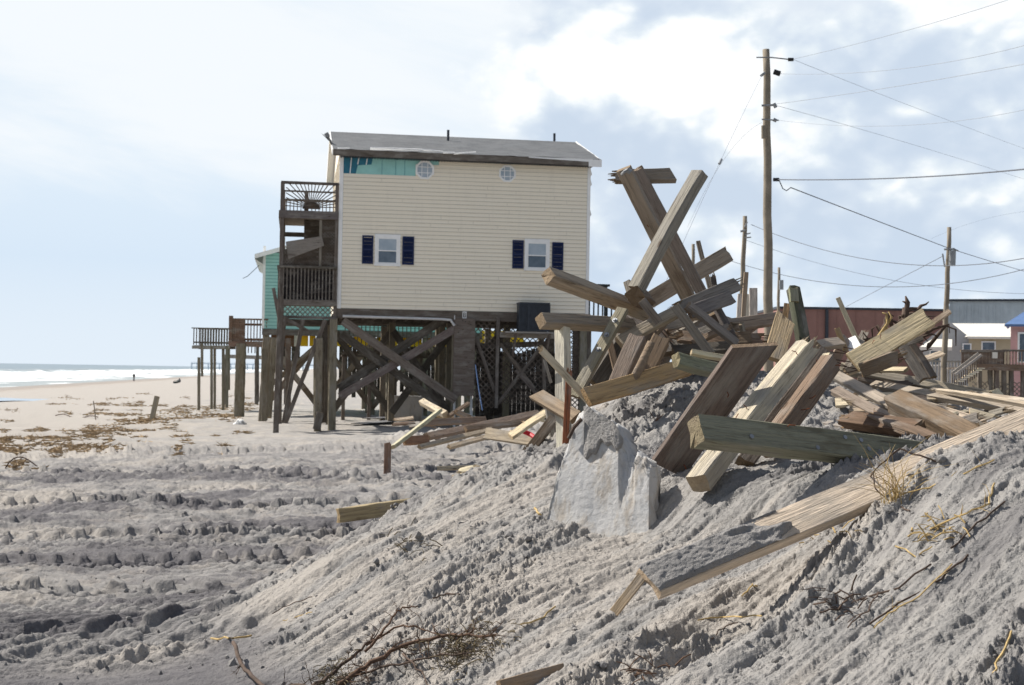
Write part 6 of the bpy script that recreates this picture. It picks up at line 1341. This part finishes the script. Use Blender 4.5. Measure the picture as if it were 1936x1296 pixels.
for k in range(9): mb.box((a.x+k*1.35,-.03,-.5),(a.x+k*1.35+.05,-.003,a.z-.05))
mb.build('wall_seam', 'brick_red', t)
t, I = bthing('metal_warehouse', 'tall blue grey sheet metal building at the right edge', 1870, 120, -19)
a, b = pl(I,1797,570,120), pl(I,1990,570,120); mb = MB(); mb.box((a.x,0,-1),(b.x,18,a.z)); x = a.x
while x < b.x: mb.box((x,-.06,-1),(x+.12,-.002,a.z-.1)); x += .6
mb.build('wall', 'metal_blue', t); mb = MB(); mb.box((a.x-.2,-.2,a.z+.002),(b.x,18,a.z+.18)); mb.build('roof_edge', 'dark_metal', t)
g = pl(I,1770,655,120); g2 = pl(I,1797,572,120); mb = MB(); mb.add([(g2.x,-.1,g2.z),(g.x,-.1,g.z),(g.x+.2,-.1,g.z-.8),(g2.x,-.1,g.z-.8),(g2.x,5,g2.z),(g.x,5,g.z),(g.x+.2,5,g.z-.8),(g2.x,5,g.z-.8)], [(0,1,2,3),(0,4,5,1),(1,5,6,2)]); mb.build('side_lean_to', 'metal_blue', t)
t, I = bthing('beige_cottage', 'low beige cottage with a bright white roof before the metal building', 1850, 86, -18)
e0, e1 = pl(I,1832,637,86), pl(I,1916,639,86); r0_, r1_ = pl(I,1797,616,90), pl(I,1916,619,90); gl = pl(I,1745,660,86)
mb = MB(); mb.box((e0.x,0,-1),(e1.x,6,e0.z-.02)); mb.build('wall', 'beige', t)
mb = MB(); mb.add([(gl.x,.1,-1),(e0.x-.01,.1,-1),(e0.x-.01,.1,e0.z),(r0_.x,.1,r0_.z+.1),(gl.x,.1,e0.z-.4),(gl.x,6,-1),(gl.x,6,e0.z-.4)], [(0,1,2,3,4),(0,4,6,5)]); mb.build('gable_wall', 'grey_wall', t)
mb = MB(); mb.add([(e0.x-.1,-.3,e0.z),(e1.x,-.3,e0.z),(r1_.x,4,r0_.z+.15),(r0_.x,4,r0_.z+.15),(e0.x-.1,-.3,e0.z-.14),(e1.x,-.3,e0.z-.14),(gl.x-.1,4,e0.z-.45)], [(0,1,2,3),(4,5,1,0),(0,3,6)]); mb.build('roof', 'white_roof', t)
mb = MB(); q0, q1 = pl(I,1745,655,84), pl(I,1800,640,84); mb.add([(q0.x-.2,-2,q0.z-.05),(q1.x,-2,q0.z-.05),(q1.x,0,q1.z),(q0.x+.5,0,q1.z)], [(0,1,2,3)]); mb.box((q0.x-.2,-2.05,q0.z-.25),(q1.x,-2,q0.z-.04)); mb.build('porch_roof', 'white_roof', t)
for a_, b_ in (((1760,664),(1776,690)),((1858,648),(1880,662)),((1822,652),(1834,672))):
    c0, c1 = pl(I,*a_,86), pl(I,*b_,86); mb = MB(); mb.box((c0.x-.08,-.06,c1.z-.08),(c1.x+.08,-.003,c0.z+.08)); w_ = mb.build('window', 'white_trim', t); mb = MB(); mb.box((c0.x,-.08,c1.z),(c1.x,-.061,c0.z)); mb.build('pane', 'glass', w_)
t, I = bthing('pink_cottage', 'pink cottage with a blue roof cut by the right edge', 1935, 72, -21)
a, b = pl(I,1911,614,72), pl(I,2010,614,72); mb = MB(); mb.box((a.x,0,-1),(b.x,7,a.z)); z = 0
while z < a.z-.1: mb.box((a.x,-.02,z),(b.x,-.001,z+.03)); z += .2
mb.build('wall', 'pink', t); r_ = pl(I,1975,572,72); mb = MB(); mb.add([(a.x-.3,-.4,a.z),(b.x,-.4,a.z),(b.x,3.5,r_.z+.4),(r_.x,3.5,r_.z+.4),(a.x-.3,7,a.z),(a.x-.3,-.4,a.z-.12),(b.x,-.4,a.z-.12)], [(0,1,2,3),(0,3,4),(5,6,1,0)]); mb.build('roof', 'blue_roof', t)
c0, c1 = pl(I,1928,632,72), pl(I,1946,686,72); mb = MB(); mb.box((c0.x-.1,-.08,c1.z),(c1.x+.1,-.021,c0.z+.1)); w_ = mb.build('window', 'white_trim', t); mb = MB(); mb.box((c0.x,-.1,c1.z+.05),(c1.x,-.081,c0.z)); mb.build('pane', 'glass', w_)
t = thing('raised_deck', 'brown raised deck with railing and pale stairs at the right edge', 'deck', (P(1880,760,54).x, 54, -2.0)); I = WM[t.name].inverted(); D = 54; BD[0] = 54
def KT(nm, a, b, w, tt, n=(0,-1,0), ti='deck'): return timber(nm, I@P(*a), I@P(*b), w, tt, n, ti, t)
KT('rim_beam', (1848,694,D), (1990,697,D), .25, .08, ti='brown'); KT('top_rail', (1816,664,D), (1900,664,D), .10, .10); KT('top_rail', (1895,663,D), (1990,664,D), .08, .1)
mb = MB(); a, b = pl(I,1818,690,D), pl(I,1895,665,D); x = a.x
while x < b.x: mb.box((x,.03,a.z),(x+.13,.05,b.z)); x += .14
mb.build('board_railing', 'wood', t, tint=(.17,.125,.10)); mb = MB(); x = b.x+.05; e = pl(I,1990,690,D).x
while x < e: mb.box((x,.03,a.z),(x+.04,.07,b.z)); x += .12
mb.build('picket_railing', 'wood', t, tint=(.17,.125,.10)); p0_ = pl(I,1818,694,D); mb = MB(); mb.box((p0_.x+.6,.1,p0_.z-.08),(e,4,p0_.z)); mb.build('deck_floor', 'wood', t, tint=TINT['dark'])
for px in (1852,1872,1884,1898,1912,1934): KT('post', (px,697,D+.3), (px,770,D+.3), .16, .16)
mb = MB(); lattice(mb, pl(I,1852,740,D).x, e, pl(I,1852,764,D).z, pl(I,1852,722,D).z, .9, .13, .03); mb.build('lattice_skirt', 'wood', t, tint=TINT['silver'])
for k in range(8):
    u = k/7; a_ = (1808+40*u, 721-24*u, D-.9); o_ = KT('stair_tread', a_, (a_[0]+12, a_[1], D-.9), .28, .05, (0,0,1), 'white')
KT('stair_rail', (1800,706,D-1.1), (1850,668,D-1.1), .09, .05, ti='silver'); KT('stair_rail', (1806,709,D-1.5), (1856,671,D-1.5), .09, .05, ti='silver'); mb = MB()
for k in range(12): a_ = pl(I,1800+k*4.2,708-k*3.1,D-1); mb.box((a_.x,-1,a_.z-.8),(a_.x+.04,-.96,a_.z))
mb.build('stair_balusters', 'wood', t, tint=TINT['deck']); q = pl(I,1883,672,D-.2); mb = MB(); mb.box((q.x-.1,-.1,q.z-.12),(q.x+.1,-.02,q.z+.12)); mb.build('lamp', 'white_roof', t)
t = thing('picket_fence', 'low grey picket fence before the beige cottage', 'fence', (P(1780,720,64).x, 64, -2.0)); I = WM[t.name].inverted(); BD[0] = 64; mb = MB(); a, b = pl(I,1750,706,64), pl(I,1822,682,64); x = a.x
while x < b.x: mb.box((x,0,a.z-.7),(x+.05,.04,b.z)); x += .15
mb.build('pickets', 'wood', t, tint=TINT['silver']); mb = MB(); mb.box((a.x,-.03,b.z-.1),(b.x,-.002,b.z-.02)); mb.build('rail', 'wood', t, tint=TINT['silver'])
